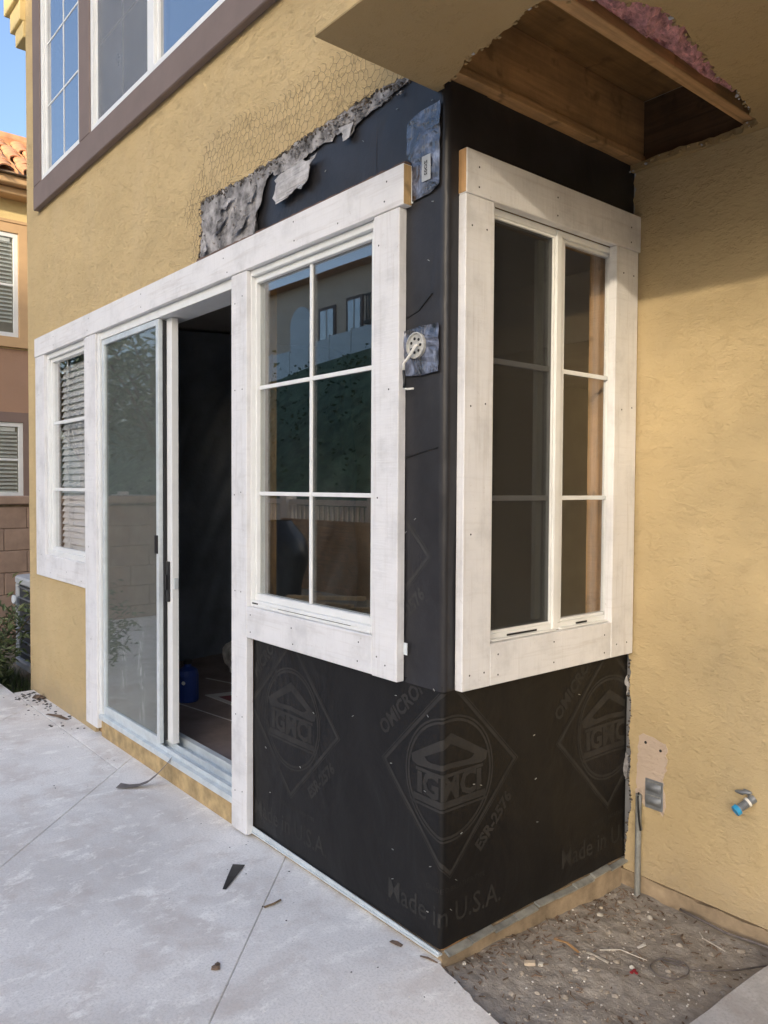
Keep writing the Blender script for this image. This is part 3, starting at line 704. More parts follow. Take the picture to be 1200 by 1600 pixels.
# --- right stucco wall
rag = jag([(.004, -.022), (.010, .02), (.018, .12), (.028, .19), (.03, .25), (.022, .31), (.026, .40), (.019, .47), (.028, .56), (.018, .63), (.022, .70), (.010, .76), (.008, 1.2), (.010, 1.9), (.008, 2.43)], .012, .0025, seed=14)
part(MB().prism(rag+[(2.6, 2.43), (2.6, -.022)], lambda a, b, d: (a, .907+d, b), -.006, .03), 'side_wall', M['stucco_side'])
rm = MB(); qe = random.Random(13)
for a, z in rag[3:62]:
    if z < .78: rm.rock((a+qe.uniform(-.008, .002), .905+qe.uniform(-.004, .006), z), qe.uniform(.003, .008), qe)
part(rm, 'broken_edge', M['stucco_raw'], kind='stuff')
for sd, z0, hh in ((1, .60, .075), (3, .30, .10)):
    pts = [(.004, z0), (.017, z0+.012), (.022, z0+hh*.55), (.010, z0+hh), (.003, z0+hh*.7)]
    mb = MB().prism(jag(pts+[pts[0]], .010, .003, seed=sd)[:-1], lambda a, b, d: (a+.002, .8955+d-.006*math.sin(60*b), b), -.001, .001); part(mb, 'torn_paper', M['oldpaper'])
part(MB().prism(jag([(-.02, -.03), (.25, -.035), (2.6, -.035)], .03, .003, seed=4)+[(2.6, -.16), (-.02, -.16)], poly_xz(F3), .004, .05), 'foundation', M['found'])
pat = jag([(.052, .365), (.060, .475), (.10, .478), (.168, .462), (.164, .36), (.152, .335), (.168, .25), (.152, .215), (.140, .232), (.085, .232), (.05, .25), (.052, .365)], .012, .0025, seed=17)[:-1]
part(MB().prism(pat, poly_xz(F3), -.0085, -.004), 'bare_patch', M['bare_plaster'])
hm = MB()
for a, z in ((.086, .452), (.143, .437)): hm.lathe([(.0055, -.001), (.005, .0008), (.001, .001)], F3(a, -.0085, z), (0, -1, 0), 10)
part(hm, 'anchor_holes', M['dark'], kind='stuff')
# --- overhang: soffit with its hole, joists, insulation
hole = jag([(-.034, .0), (-.012, -.013), (.03, -.02), (.131, -.060), (.279, -.080), (.384, -.111), (.413, -.110), (.482, -.03), (.557, .057), (.572, .19), (.540, .36), (.508, .52), (.502, .65), (.47, .78), (.452, .855), (.37, .882), (.30, .890), (.19, .872), (.07, .878), (-.034, .893)], .018, .004, seed=23)
sof = [(-.034, -.418), (2.6, -.418), (2.6, .902), (-.034, .902)]
part(MB().prism([(-.034, .0), (-.034, -.418), (2.6, -.418), (2.6, .899), (-.034, .899)]+list(reversed(hole)), poly_xy, 2.427, 2.449), 'soffit', M['stucco_soffit_shade'])
hm_ = MB(); hp = MB(); qe = random.Random(29)
for a, b_ in hole[3:-1]:
    for k in range(3):
        (hm_ if qe.random() < .8 else hp).rock((a+qe.uniform(-.010, .010), b_+qe.uniform(-.010, .010), 2.432+qe.uniform(-.006, .014)), qe.uniform(.002, .008), qe)
part(hm_, 'broken_edge', M['stucco_soffit_shade'], kind='stuff'); part(hp, 'torn_shreds', M['oldpale'], kind='stuff')
ov = MB().box(-.034, 2.6, -.418, -.396, 2.4275, 6.0); ov.box(-.034, -.014, -.3955, -.015, 2.4275, 6.0)
ov.v = [(x, y-.0005, z) for x, y, z in ov.v]
part(ov, 'overhang_wall', M['stucco_front'], bevel=.004)
part(MB().box(.0, .040, -.38, .905, 2.475, 2.660), 'joist', M['raw_y'], bevel=.002)
part(MB().box(-.012, .046, -.02, .905, 2.449, 2.4735), 'top_plate', M['raw_y'], bevel=.002)
part(MB().box(.395, .435, -.38, .905, 2.452, 2.660), 'joist', M['raw_y'], bevel=.002)
part(MB().box(.80, .84, -.38, .905, 2.452, 2.660), 'joist', M['raw_y'], bevel=.002)
part(MB().box(-.012, 1.5, -.39, .905, 2.661, 2.68), 'subfloor', M['osb'])
part(MB().box(-.012, 1.5, .9055, .93, 2.44, 2.66), 'blocking', M['dkwood'])
part(MB().box(-.012, 1.5, -.395, -.381, 2.45, 2.66), 'blocking', M['raw_x'])
def pink(u, v):
    y = -.34+u*.98; a = v*2*math.pi; x = .515+.075*math.cos(a); z = 2.50+.062*math.sin(a)
    k = .020*noise.noise((x*18, y*14, z*18))+.013*abs(noise.noise((x*50, y*40, z*50)))+.010*noise.noise((x*130, y*110, z*130))
    return (x+k*math.cos(a)*1.5, y+.01*noise.noise((y*30, a, 0)), z+k*1.5)
part(MB().grid(pink, 260, 60), 'insulation', M['pink'], smooth=True)
# upper storey window, trim and roof
part(MB().box(-3.64, -.12, -.050, -.0145, 3.048, 3.190), 'window_trim', M['mauve'], bevel=.004)
part(MB().box(-3.64, -3.50, -.049, -.0145, 3.1905, 4.50), 'window_trim', M['mauve'], bevel=.004)
part(MB().box(-2.805, -2.645, -.0485, -.0145, 3.1905, 4.40), 'window_trim', M['mauve'], bevel=.004)
part(MB().box(-3.4995, -.12, -.049, -.0145, 4.401, 4.53), 'window_trim', M['mauve'], bevel=.004)
def upwin(a0, a1, mull=None):
    W = thing('window', ((a0+a1)/2, 0, 3.19), '', ''); del W['label'], W['category']; W.parent = H
    frame4(F1, a0, a1, 3.1915, 4.40, .030, -.040, .02, M['vinyl'], 'frame', W)
    spans = [(a0+.031, a1-.031)]
    if mull:
        bars(F1, [(mull-.035, mull+.035, -.038, .02, 3.222, 4.369)], M['vinyl'], 'mullion', W)
        spans = [(a0+.031, mull-.036), (mull+.036, a1-.031)]
    for i, (p, q_) in enumerate(spans):
        scr = mull and i == 0
        frame4(F1, p, q_, 3.2225, 4.3685, .022, -.024, .012, M['vinyl'], 'sash', W)
        if scr: pane(F1, p+.023, q_-.023, 3.246, 4.345, -.020, M['screen_up'], W, 'insect_screen', .001)
        pane(F1, p+.023, q_-.023, 3.246, 4.345, -.014, M['glass_up'], W)
        c = (p+q_)/2
        bars(F1, [(c-.005, c+.005, -.0168, -.0143, 3.247, 4.344)], M['vinyl'], 'muntin', W, .0005)
        for z in (3.63, 4.0): bars(F1, [(p+.024, c-.0055, -.0168, -.0143, z-.005, z+.005), (c+.0055, q_-.024, -.0168, -.0143, z-.005, z+.005)], M['vinyl'], 'muntin', W, .0005)
        pane(F1, p+.02, q_-.02, 3.23, 4.36, .03, M['frost'], W, 'window_shade', .002)
upwin(-3.499, -2.806); upwin(-2.644, -.125, -1.885)
part(MB().box(-4.08, -3.906, -.03, .20, 4.24, 4.345).box(-4.13, -3.906, -.05, .20, 4.3455, 4.47).box(-4.18, -3.906, -.075, .20, 4.4705, 4.60).box(-4.18, -3.906, -.03, .20, 4.6005, 6), 'cornice', M['n_yellow'], bevel=.004)
part(MB().box(-3.95, 2.8, -.5, 5.0, 6.001, 6.12), 'roof', M['tile'])
# interior
part(MB().box(-3.88, -.115, .121, 3.6, .04, .10), 'interior_floor', M['floorpaper'])
part(MB().box(-3.88, -.012, .111, 3.6, 2.461, 2.48), 'ceiling', M['drywall'])
part(MB().box(-3.90, .0, 3.601, 3.65, 0, 6), 'interior_wall', M['drywall'])
part(MB().box(-3.884, -3.87, .121, 3.6, .1, 2.46), 'interior_wall', M['drywall'])
part(MB().box(-.112, -.01, .912, 3.6, .0, 2.46), 'interior_wall', M['drywall'])
part(MB().box(-2.2, -2.1, 2.5, 3.6, .1, 2.46), 'interior_wall', M['drywall'])
part(MB().box(-2.1, -.112, 1.9, 3.6, 2.10, 2.46), 'ceiling_drop', M['drywall'])
part(MB().box(2.601, 2.7, -.418, .93, -.16, 6), 'added_wing_wall', M['stucco_side'])  # added unseen wall: darkens the bay side and what its glass reflects
part(MB().box(-.02, 2.6, 3.6, 3.65, 0, 6), 'back_wall', M['stucco_side'])
fl = MB()
def sheetline(p0, p1, w_):
    a, b = Vector(p0), Vector(p1); d = (b-a); n = Vector((-d.y, d.x, 0)).normalized()*w_
    fl.obox((a+b)/2, d/2, n, (0, 0, .0008))
sheetline((-2.6, .40, .1012), (-1.1, .62, .1012), .004); sheetline((-3.0, .80, .1012), (-1.8, 1.15, .1012), .006)
part(fl, 'floor_paper_seam', M['magazine'])
def plast(u, v):
    y = .17+2.3*u; z = .10+2.34*v
    x = -3.60+.05*math.sin(y*8+z*1.6)*(.3+v)+.05*noise.noise((y*4-z*2.2, z*1.0, 2))+.02*noise.noise((y*13-z*6, z*2, 5))
    return (x, y, z)
tag(MB().grid(plast, 120, 40).build('plastic_sheet', M['plasticsheet'], smooth=True, normals=False), 'black plastic sheet hanging in folds inside the open doorway', 'plastic sheet')

# ------------------------------------------------------------------ things fixed to or hung on the house
# loose stucco netting
nm = MB(); qn = random.Random(17); cw, ch = .030, .037
def inmesh(x, z):
    top = [(-1.62, 2.50), (-1.49, 2.62), (-1.376, 2.716), (-1.165, 2.752), (-.975, 2.705), (-.844, 2.715), (-.68, 2.72), (-.465, 2.70), (-.27, 2.66), (-.02, 2.60)]
    if x < -1.60 or x > -.03: return False
    for (a, b), (c, d) in zip(top, top[1:]):
        if a <= x <= c:
            zt = b+(d-b)*(x-a)/(c-a); break
    bot = 2.50 if x > -1.44 else 2.27
    if x < -1.44 and x < -1.52: bot = 2.42
    return bot <= z <= zt
def mp(x, z):
    dx = .016*noise.noise((x*17, z*17, 1))+.03*noise.noise((x*4, z*4, 6)); dz = .014*noise.noise((x*17, z*17, 9))+.03*noise.noise((x*4, z*4, 3))
    return Vector((x+dx, -.0170-.008*abs(noise.noise((x*7, z*7, 4))), z+dz))
rows = int(.55/(ch*.75)); cols = int(1.7/cw)
for j in range(rows):
    for i in range(cols):
        x = -1.64+cw*(i+(.5 if j % 2 else 0)); z = 2.25+ch*.75*j
        if not inmesh(x, z): continue
        if qn.random() < .07: continue
        hx = [(x+cw/2*sx, z+ch*sz) for sx, sz in ((0, .5), (1, .25), (1, -.25), (0, -.5), (-1, -.25), (-1, .25))]
        for k in range(3):
            nm.tube([mp(*hx[k]), mp(*hx[(k+1) % 6])], .00055, 3)
for k in range(46):
    x = qn.uniform(-1.44, -.12); z = 2.508+qn.uniform(-.004, .02); a = qn.uniform(-1.2, 1.2); l = qn.uniform(.015, .045)
    nm.tube([(x, -.016, z), (x+l*.4*a, -.028-qn.uniform(0, .012), z-l*.4), (x+l*.9*a, -.020-qn.uniform(0, .02), z-l*qn.uniform(.3, .9))], .0007, 3)
tag(nm.build('wire_netting', M['wire']), 'rusty hexagonal wire netting bent up over the stucco above the torn edge', 'wire netting')
# flashing tape
def tapeish(poly, seed, base, curl=.0): return crumple(poly, .006, base, seed, M['tape'], 'flashing_tape', res=.012, parent=None)
tp = tapeish([(-.150, 2.28), (-.150, 2.375), (-.10, 2.392), (-.012, 2.395), (-.014, 2.17), (-.05, 2.155), (-.126, 2.150), (-.128, 2.26)], 41, -.012)
tag(tp, 'shiny bluish flashing tape on the corner above the round box', 'tape', 'shiny patches of flashing tape')
v, f = text_poly('ZO02', .017, .0003, 1.0)
MB().add([(-.062-y, -.0215, 2.225-x) for x, y in v], f).build('tape_print', M['dark'], tp, normals=False)
MB().box(-.080, -.044, -.0205, -.0195, 2.190, 2.260).build('tape_label', M['acwhite'], tp)
t2 = tapeish([(-.1565, 1.655), (-.1565, 1.785), (-.09, 1.790), (-.012, 1.788), (-.012, 1.655), (-.08, 1.650)], 42, -.012)
tag(t2, 'shiny blue-grey flashing tape behind the round electrical box', 'tape', 'shiny patches of flashing tape')
part(MB().box(-.150, -.128, -.0105, -.008, 2.148, 2.255), 'paper_strip', M['frost'])
# round electrical box
EB = thing('electrical_box', (-.100, -.012, 1.735), 'round off-white electrical box on black paper with a stub of cable', 'electrical box')
MB().lathe([(.036, -.004), (.0372, .009), (.0340, .010), (.0325, .004), (.001, .003)], (-.098, -.017, 1.736), (0, -1, 0), 28).build('rim', M['offwhite'], EB, smooth=False)
kn = MB()
for k in range(7):
    a = k*.9; kn.lathe([(.0045, 0), (.004, .002), (.001, .0022)], (-.100+.020*math.cos(a), -.0204, 1.736+.020*math.sin(a)), (0, -1, 0), 8)
kn.build('knockouts', M['dark'], EB, kind='stuff')
MB().tube([(-.090, -.020, 1.738), (-.090, -.031, 1.733), (-.104, -.034, 1.714), (-.120, -.036, 1.697), (-.131, -.036, 1.692), (-.1345, -.036, 1.685), (-.1345, -.036, 1.668)], .0045, 8).build('cable', M['white'], EB, smooth=True)
MB().tube([(-.1345, -.036, 1.670), (-.132, -.036, 1.655), (-.129, -.036, 1.632), (-.132, -.036, 1.618)], .0042, 6).build('wire_end', M['black'], EB, smooth=True)
MB().tube([(-.136, -.034, 1.616), (-.120, -.034, 1.613), (-.098, -.030, 1.613)], .0030, 6).build('wire_stub', M['white'], EB, smooth=True)
tag(MB().box(-.1525, -.137, -.014, -.0115, .840, .875).build('paper_tag', M['frost']), 'small pale tag stuck to the black paper beside the front window board', 'tag')
# outlet cover
OC = thing('outlet_cover', (.122, .90, .28), 'grey weatherproof outlet cover with two flip lids', 'outlet cover')
MB().box(.088, .156, .8955, .8985, .228, .330).build('plate', M['outlet'], OC, bevel=.002)
for z in (.305, .258):
    def lid(u, v, z=z):
        x = .093+.058*u; a = v*math.pi; return (x, .8953-.013*math.sin(a)*(.4+.6*math.sin(math.pi*min(1, max(0, u*1.0)))), z-.018+.036*v)
    MB().grid(lid, 12, 8).build('lid', M['outlet'], OC, smooth=True)
    MB().tube([(.095, .894, z+.017), (.150, .894, z+.017)], .0028, 8).build('hinge', M['pipe'], OC)
# conduit
CP = thing('conduit', (.075, .875, -.11), 'grey conduit pipe standing in the dirt against the stucco', 'pipe')
MB().lathe([(.0105, 0), (.0105, .385), (.0085, .385), (.008, .36)], (.0745, .880, -.115), (-.008, .01, 1), 14).build('pipe', M['pipe'], CP, smooth=False)
MB().tube([(.0715, .884, .275), (.076, .872, .262), (.081, .868, .225), (.084, .869, .185), (.088, .872, .150)], .0035, 6).build('wire', M['black'], CP, smooth=True)
MB().tube([(.077, .884, .272), (.082, .876, .24), (.082, .874, .19), (.090, .876, .152)], .0028, 6).build('wire', M['pipe'], CP, smooth=True)
# tap stub
TB = thing('pipe_stub', (.45, .89, .36), 'threaded pipe stub with a blue cap sticking out of the stucco', 'pipe stub')
ax = Vector((-.038, -.062, -.044)).normalized(); p0 = Vector((.461, .902, .372))
prof = [(.0135, 0)]
for k in range(9): prof += [(.0135, .012+k*.005), (.0115, .0145+k*.005)]
MB().lathe(prof+[(.0115, .062)], p0, ax, 16).build('thread', M['outlet'], TB)
MB().lathe([(.0165, .060), (.0165, .074), (.008, .0745), (.007, .066), (.0005, .066)], p0, ax, 18).build('cap', M['blue'], TB)
MB().lathe([(.0150, .020), (.0155, .024), (.0150, .028)], p0, ax, 16).build('tape_ring', M['white'], TB)
def hnd(u, v):
    a = u*2*math.pi; b = (v-.5)*math.pi
    return (.438+.028*math.cos(a)*math.cos(b), .880+.010*math.sin(a)*math.cos(b), .390+.007*math.sin(b)+.004*math.cos(a))
MB().grid(hnd, 18, 8).build('handle', M['outlet'], TB, smooth=True)
MB().tube([(.458, .895, .375), (.452, .886, .385)], .006, 8).build('stem', M['outlet'], TB)

# ------------------------------------------------------------------ loose things on patio and dirt
def ribbon(pts, w_, up_v=None, th=.0008):
    mb = MB(); pts = [Vector(p) for p in pts]; k = len(pts)
    for i in range(k):
        d = (pts[min(i+1, k-1)]-pts[max(i-1, 0)]).normalized(); s = d.cross(Vector((0, 0, 1)))
        if s.length < .05: s = Vector((1, 0, 0))
        s = s.normalized()*(w_[i] if isinstance(w_, list) else w_); n = s.cross(d).normalized()*th
        mb.v += [tuple(pts[i]+s+n), tuple(pts[i]-s+n), tuple(pts[i]-s-n), tuple(pts[i]+s-n)]
    for i in range(k-1):
        for j in range(4): mb.f.append((i*4+j, i*4+(j+1) % 4, (i+1)*4+(j+1) % 4, (i+1)*4+j))
    mb.f += [(0, 1, 2, 3), ((k-1)*4, (k-1)*4+3, (k-1)*4+2, (k-1)*4+1)]; return mb
tag(ribbon([(-1.70, -.030, .118), (-1.715, -.050, .085), (-1.74, -.085, .04), (-1.76, -.115, .012), (-1.785, -.150, -.004), (-1.815, -.185, -.009), (-1.845, -.217, -.006)], [.006, .011, .014, .016, .018, .021, .028]).build('strap', M['strapmetal'], smooth=False), 'thin grey strip trailing from the door sill onto the patio', 'strip')
tag(ribbon([(-.745, -.282, GP+.003), (-.80, -.225, GP+.006), (-.865, -.160, GP+.003)], [.006, .014, .022]).build('paper_scrap', M['black']), 'black wedge-shaped scrap of paper lying on the patio', 'scrap')
tag(MB().tube([(-.562, -.238, GP+.004), (-.557, -.205, GP+.006), (-.563, -.176, GP+.006)], .0035, 6).build('stick', M['wire']), 'thin dark stick on the patio between the black wedge and the bay', 'stick')
tag(MB().rock((-.372, -.508, GP+.005), .014, random.Random(2), .45).rock((-.385, -.498, GP+.004), .010, random.Random(4), .45).build('dark_clod', M['chips']), 'small dark crumpled clod on the patio near the front', 'clod')
tag(ribbon([(-.165, -.045, GP+.003), (-.145, -.043, GP+.006), (-.125, -.036, GP+.003)], [.006, .009, .006]).build('paper_scrap', M['chips']), 'small dark scrap on the patio beside the bay foot', 'scrap')
tag(ribbon([(-.055, -.028, GP+.003), (-.03, -.024, GP+.008), (.0, -.012, GP+.003)], [.002, .004, .002]).build('twig', M['chips']), 'short dark twig on the patio edge at the bay corner', 'twig')
tag(ribbon([(-3.21, -.118, GP+.003), (-3.12, -.085, GP+.008), (-3.02, -.062, GP+.004)], [.008, .016, .010]).build('paper_scrap', M['chips']), 'long dark scrap on the patio under the far left window', 'scrap')
tag(MB().rock((-3.62, -.05, GP+.01), .035, random.Random(5), .35).rock((-3.57, -.035, GP+.008), .022, random.Random(6), .4).build('dead_leaf', M['chips']), 'dark dead leaves heaped at the far end of the patio wall', 'leaf litter')
def dz(x, y, h=0): return (x, y, dirt_z(x, y)+h)
def stone(x, y, r, label, m='stone', name='stone', seed=1, flat=.7): tag(MB().rock(dz(x, y, r*.35), r, random.Random(seed), flat).build(name, M[m], bevel=r*.1), label, 'stone')
stone(.080, .650, .013, 'pale flat stone in the dirt nearest the bay wall, left of the conduit', seed=3, flat=.4)
stone(.186, .776, .012, 'white pebble just in front of the conduit foot', seed=4)
stone(.315, .470, .009, 'round white pebble beside the dark red scrap', seed=5)
stone(.02, .075, .009, 'tan pebble at the bay corner edge of the dirt', seed=7)
stone(.05, .700, .010, 'grey lump of mortar half way along the bay foot', 'tan', 'mortar_lump', 8)
tag(MB().obox(dz(.132, .232, .006), (.012, .010, .002), (-.005, .006, 0), (0, 0, .005)).build('mortar_chunk', M['tan'], bevel=.001), 'yellowish block of mortar in the middle of the dirt bed', 'mortar chunk')
tag(MB().obox(dz(.148, .262, .005), (.006, .003, .001), (-.003, .006, 0), (0, 0, .004)).build('mortar_chunk', M['stone'], bevel=.001), 'small whitish crumb touching the yellowish mortar block', 'mortar chunk')
qr = random.Random(8); rr = MB()
for k in range(4): rr.rock(dz(.335+qr.uniform(-.009, .009), .452+qr.uniform(-.009, .009), .004), .0075, qr, .5)
tag(rr.build('red_scrap', M['red']), 'dark red scrap lying in the dirt bed', 'scrap')
tag(MB().tube([dz(.205, .470, .004), dz(.245, .520, .012), dz(.285, .530, .010), dz(.318, .545, .004)], .0016, 5).build('twig', M['stone']), 'thin bleached twig across the middle of the dirt bed', 'twig')
tag(ribbon([dz(.262, .585, .004), dz(.268, .612, .010), dz(.255, .632, .006)], [.004, .006, .003]).build('paint_peel', M['paint_chips']), 'curled white paint peel in the dirt', 'paint peel')
tag(ribbon([dz(.195, .420, .003), dz(.225, .425, .005), dz(.262, .430, .003)], .0042).build('wood_sliver', M['stone']), 'grey-green wood sliver lying near the red scrap', 'sliver')
tag(ribbon([dz(.085, .405, .003), dz(.13, .41, .006), dz(.18, .40, .003)], .004).build('wood_sliver', M['raw_x']), 'brown wood sliver left of the twig', 'sliver')
tag(MB().tube([dz(.30, .78, .004), dz(.315, .745, .008), dz(.335, .73, .004)], .003, 5).build('twig', M['chips']), 'short dark twig by the stucco wall footing', 'twig')
tag(MB().tube([dz(.330, .83, .004), dz(.36, .80, .010), dz(.43, .80, .004)], .0022, 5).build('twig', M['stone']), 'pale curved twig by the stucco wall footing', 'twig')
cab = []
for k in range(26):
    a = k/25*6.6+2.4; cab.append(dz(.385+.050*math.cos(a)+.0*k, .555+.062*math.sin(a), .006+.0015*math.sin(a*3)))
cab += [dz(.44, .60, .008), dz(.475, .64, .012), dz(.51, .72, .012), dz(.545, .80, .010), dz(.57, .87, .006)]
tag(MB().tube(cab, .0025, 6).build('cable', M['strapmetal'], smooth=True), 'dark cable looped on the dirt by the walkway', 'cable')
tag(MB().tube([(.235, .880, -.068), (.30, .872, -.066), (.40, .868, -.070), (.50, .878, -.064), (.60, .885, -.062)], .0045, 6).build('cable', M['strapmetal'], smooth=True), 'dark cable lying along the foot of the right stucco wall', 'cable')
# inside the doorway
JG = thing('jug', (-2.60, .46, .10), 'navy blue jug on the floor inside the door', 'jug')
MB().lathe([(.058, 0), (.062, .01), (.062, .15), (.055, .18), (.022, .20), (.020, .215)], (-2.585, .475, .10), (0, 0, 1), 16).build('body', M['jug'], JG)
MB().lathe([(.024, .214), (.024, .235), (.005, .236)], (-2.585, .475, .10), (0, 0, 1), 14).build('lid', M['black'], JG)
MB().lathe([(.011, 0), (.010, .001)], (-2.543, .428, .215), (.66, -.75, 0), 12).build('sticker', M['white'], JG)
MG = thing('printed_sheet', (-2.40, .62, .10), 'white printed sheet lying on the floor inside the door', 'paper')
MB().prism([(-2.62, .60), (-2.30, .62), (-2.22, .95), (-2.55, .92)], poly_xy, .1015, .105).build('page', M['magazine'], MG)
MB().prism([(-2.53, .64), (-2.33, .65), (-2.30, .74), (-2.51, .73)], poly_xy, .1055, .1062).build('picture', M['redprint'], MG)
MB().prism([(-2.50, .78), (-2.33, .79), (-2.28, .90), (-2.47, .89)], poly_xy, .1055, .1062).build('picture', M['dark'], MG)
def bag(u, v):
    a = u*2*math.pi; b = (v-.5)*math.pi; k = 1+.25*noise.noise((math.cos(a)*2, math.sin(a)*2, v*4))+.12*noise.noise((math.cos(a)*6, math.sin(a)*6, v*9))
    return (-2.85+.17*k*math.cos(a)*math.cos(b), 1.03+.14*k*math.sin(a)*math.cos(b), .22+.14*k*math.sin(b))
tag(MB().grid(bag, 28, 16).build('bag', M['bag'], normals=True), 'crumpled white and dark bag on the floor behind the printed sheet', 'bag')

# ------------------------------------------------------------------ beyond the far end of the house
AC = thing('air_conditioner', (-4.6, .55, -.05), 'grey air conditioner unit standing behind the end of the house', 'air conditioner')
def rrect(x0, x1, y0, y1, r, n=5):
    out = []
    for cx, cy, a0 in ((x1-r, y1-r, 0), (x0+r, y1-r, 90), (x0+r, y0+r, 180), (x1-r, y0+r, 270)):
        for k in range(n+1):
            a = R(a0+90*k/n); out.append((cx+r*math.cos(a), cy+r*math.sin(a)))
    return out
MB().prism(rrect(-4.97, -4.22, .18, .93, .10), poly_xy, -.02, .575).build('coil', M['acgrill'], AC)
MB().prism(rrect(-5.0, -4.19, .15, .96, .12), poly_xy, .575, .635).build('top', M['acwhite'], AC, bevel=.012)
MB().prism(rrect(-5.0, -4.19, .15, .96, .12), poly_xy, -.06, .0).build('base', M['acwhite'], AC, bevel=.008)
MB().lathe([(.27, 0), (.27, .012), (.02, .016)], (-4.6, .55, .636), (0, 0, 1), 24).build('fan_grille', M['acgrill'], AC)
MB().lathe([(.06, .015), (.06, .03), (.02, .034)], (-4.66, .32, .636), (0, 0, 1), 12).build('cap', M['stone'], AC)
pm = None
for x, y in ((-4.95, .20), (-4.24, .20), (-4.24, .91), (-4.95, .91)):
    MB().box(x-.028, x+.028, y-.028, y+.028, .001, .574).build('corner_post', M['acwhite'], AC, bevel=.01)
for k in range(7):
    MB().prism(rrect(-4.985, -4.205, .165, .945, .11), poly_xy, .055+k*.082, .062+k*.082).build('rail', M['outlet'], AC)
MB().lathe([(.035, 0), (.035, .012), (.03, .014)], (-4.91, .150, .45), (.1, -1, 0), 14).build('badge', M['frost'], AC)
def shrub(name, c, rad, hgt, n, label, cat, ml, mst, leafl, leafw, stems=9, seed=1, group=None, trunk=None, shape='bush'):
    q = random.Random(seed); T = thing(name, (c[0], c[1], c[2]), label, cat, group)
    lm, sm = MB(), MB()
    lm2 = MB(); tips = []
    for s in range(stems):
        a = q.uniform(0, 6.28); k = q.uniform(.15, 1)
        if trunk:
            b = Vector((c[0], c[1], c[2]+trunk*q.uniform(.6, 1.0))); e = Vector((c[0]+rad*k*math.cos(a), c[1]+rad*k*math.sin(a), c[2]+hgt*q.uniform(.55, 1.0)))
        else:
            b = Vector((c[0]+rad*.3*k*math.cos(a), c[1]+rad*.3*k*math.sin(a), c[2])); e = Vector((c[0]+rad*k*math.cos(a), c[1]+rad*k*math.sin(a), c[2]+hgt*q.uniform(.5, 1.0)*(1.1-.35*k)))
        mid = (b+e)/2+Vector((q.uniform(-.1, .1)*rad, q.uniform(-.1, .1)*rad, rad*.15))
        r0 = .02*rad*(1.5 if trunk else .8); sm.tube([b, mid, e], r0, 5, r0*.25); tips.append((b, mid, e))
    if trunk: sm.tube([(c[0], c[1], c[2]-.1), (c[0]+.03*rad, c[1], c[2]+trunk*.5), (c[0], c[1]+.02, c[2]+trunk)], .07*rad+.03, 8, .05*rad+.02)
    for i in range(n):
        b, m_, e = q.choice(tips); t = q.uniform(.35 if trunk else .1, 1.08)
        p = b*(1-t)**2+m_*2*t*(1-t)+e*t*t
        sp = rad*(.22 if trunk else .13); p = p+Vector((q.gauss(0, sp), q.gauss(0, sp), q.gauss(0, sp*.8)))
        if p.z < c[2]: p.z = c[2]+.01+q.random()*.05
        a = q.uniform(0, 6.28); el = q.uniform(-.7, .9); d = Vector((math.cos(a)*math.cos(el), math.sin(a)*math.cos(el), math.sin(el)))
        s_ = d.cross(Vector((q.gauss(0, .4), q.gauss(0, .4), 1))).normalized(); L = leafl*q.uniform(.6, 1.25); W_ = leafw*q.uniform(.7, 1.2)
        n_ = s_.cross(d)*L*.12
        tgt = lm if q.random() < .68 else lm2
        tgt.add([p, p+d*L*.45+s_*W_+n_, p+d*L, p+d*L*.45-s_*W_+n_], [(0, 1, 2, 3)])
    lm.build('foliage', ml, T, normals=False); lm2.build('foliage', mst, T, normals=False); sm.build('stem' if not trunk else 'trunk', M['bark'], T)
    return T
shrub('shrub', (-4.55, -.33, -.14), .62, .78, 2600, 'green leafy shrub in front of the air conditioner', 'shrub', M['leaf'], M['leaf_pale'], .075, .012, 22, 3)
gm2 = MB(); q = random.Random(12)
for i in range(1500):
    x, y = q.uniform(-5.6, -3.87), q.uniform(-.22, .15); a = q.uniform(0, 6.28); h_ = q.uniform(.03, .11)
    gm2.add([(x-.004*math.cos(a), y-.004*math.sin(a), -.15), (x+.004*math.cos(a), y+.004*math.sin(a), -.15), (x+q.gauss(0, .03), y+q.gauss(0, .03), -.13+h_)], [(0, 1, 2)])
gm2.build('grass', M['leaf'], normals=False, kind='stuff')
# low block wall in front of the neighbour
GW = thing('garden_wall', (-6.3, 1.5, -.1), 'tan block garden wall with a flat cap below the neighbouring house', 'wall')
MB().box(-6.40, -6.235, -2.45, 4.55, -.1, 1.155).build('core', M['found'], GW)
blk = None; z = -.09; r_ = 0
while z < 1.13:
    y = -2.4+(.2 if r_ % 2 else 0)
    while y < 4.2:
        if blk is None:
            blk = MB().box(-6.25, -6.20, y, y+.397, z, z+.202).build('block', M['block'], GW, bevel=.006); b0 = (y, z)
        else:
            c = blk.copy(); col.objects.link(c); c.location = (q.uniform(-.002, .002), y-b0[0], z-b0[1])
        y += .4
    z += .205; r_ += 1
MB().box(-6.45, -6.16, -2.5, 4.6, 1.158, 1.236).build('cap', M['block'], GW, bevel=.008)
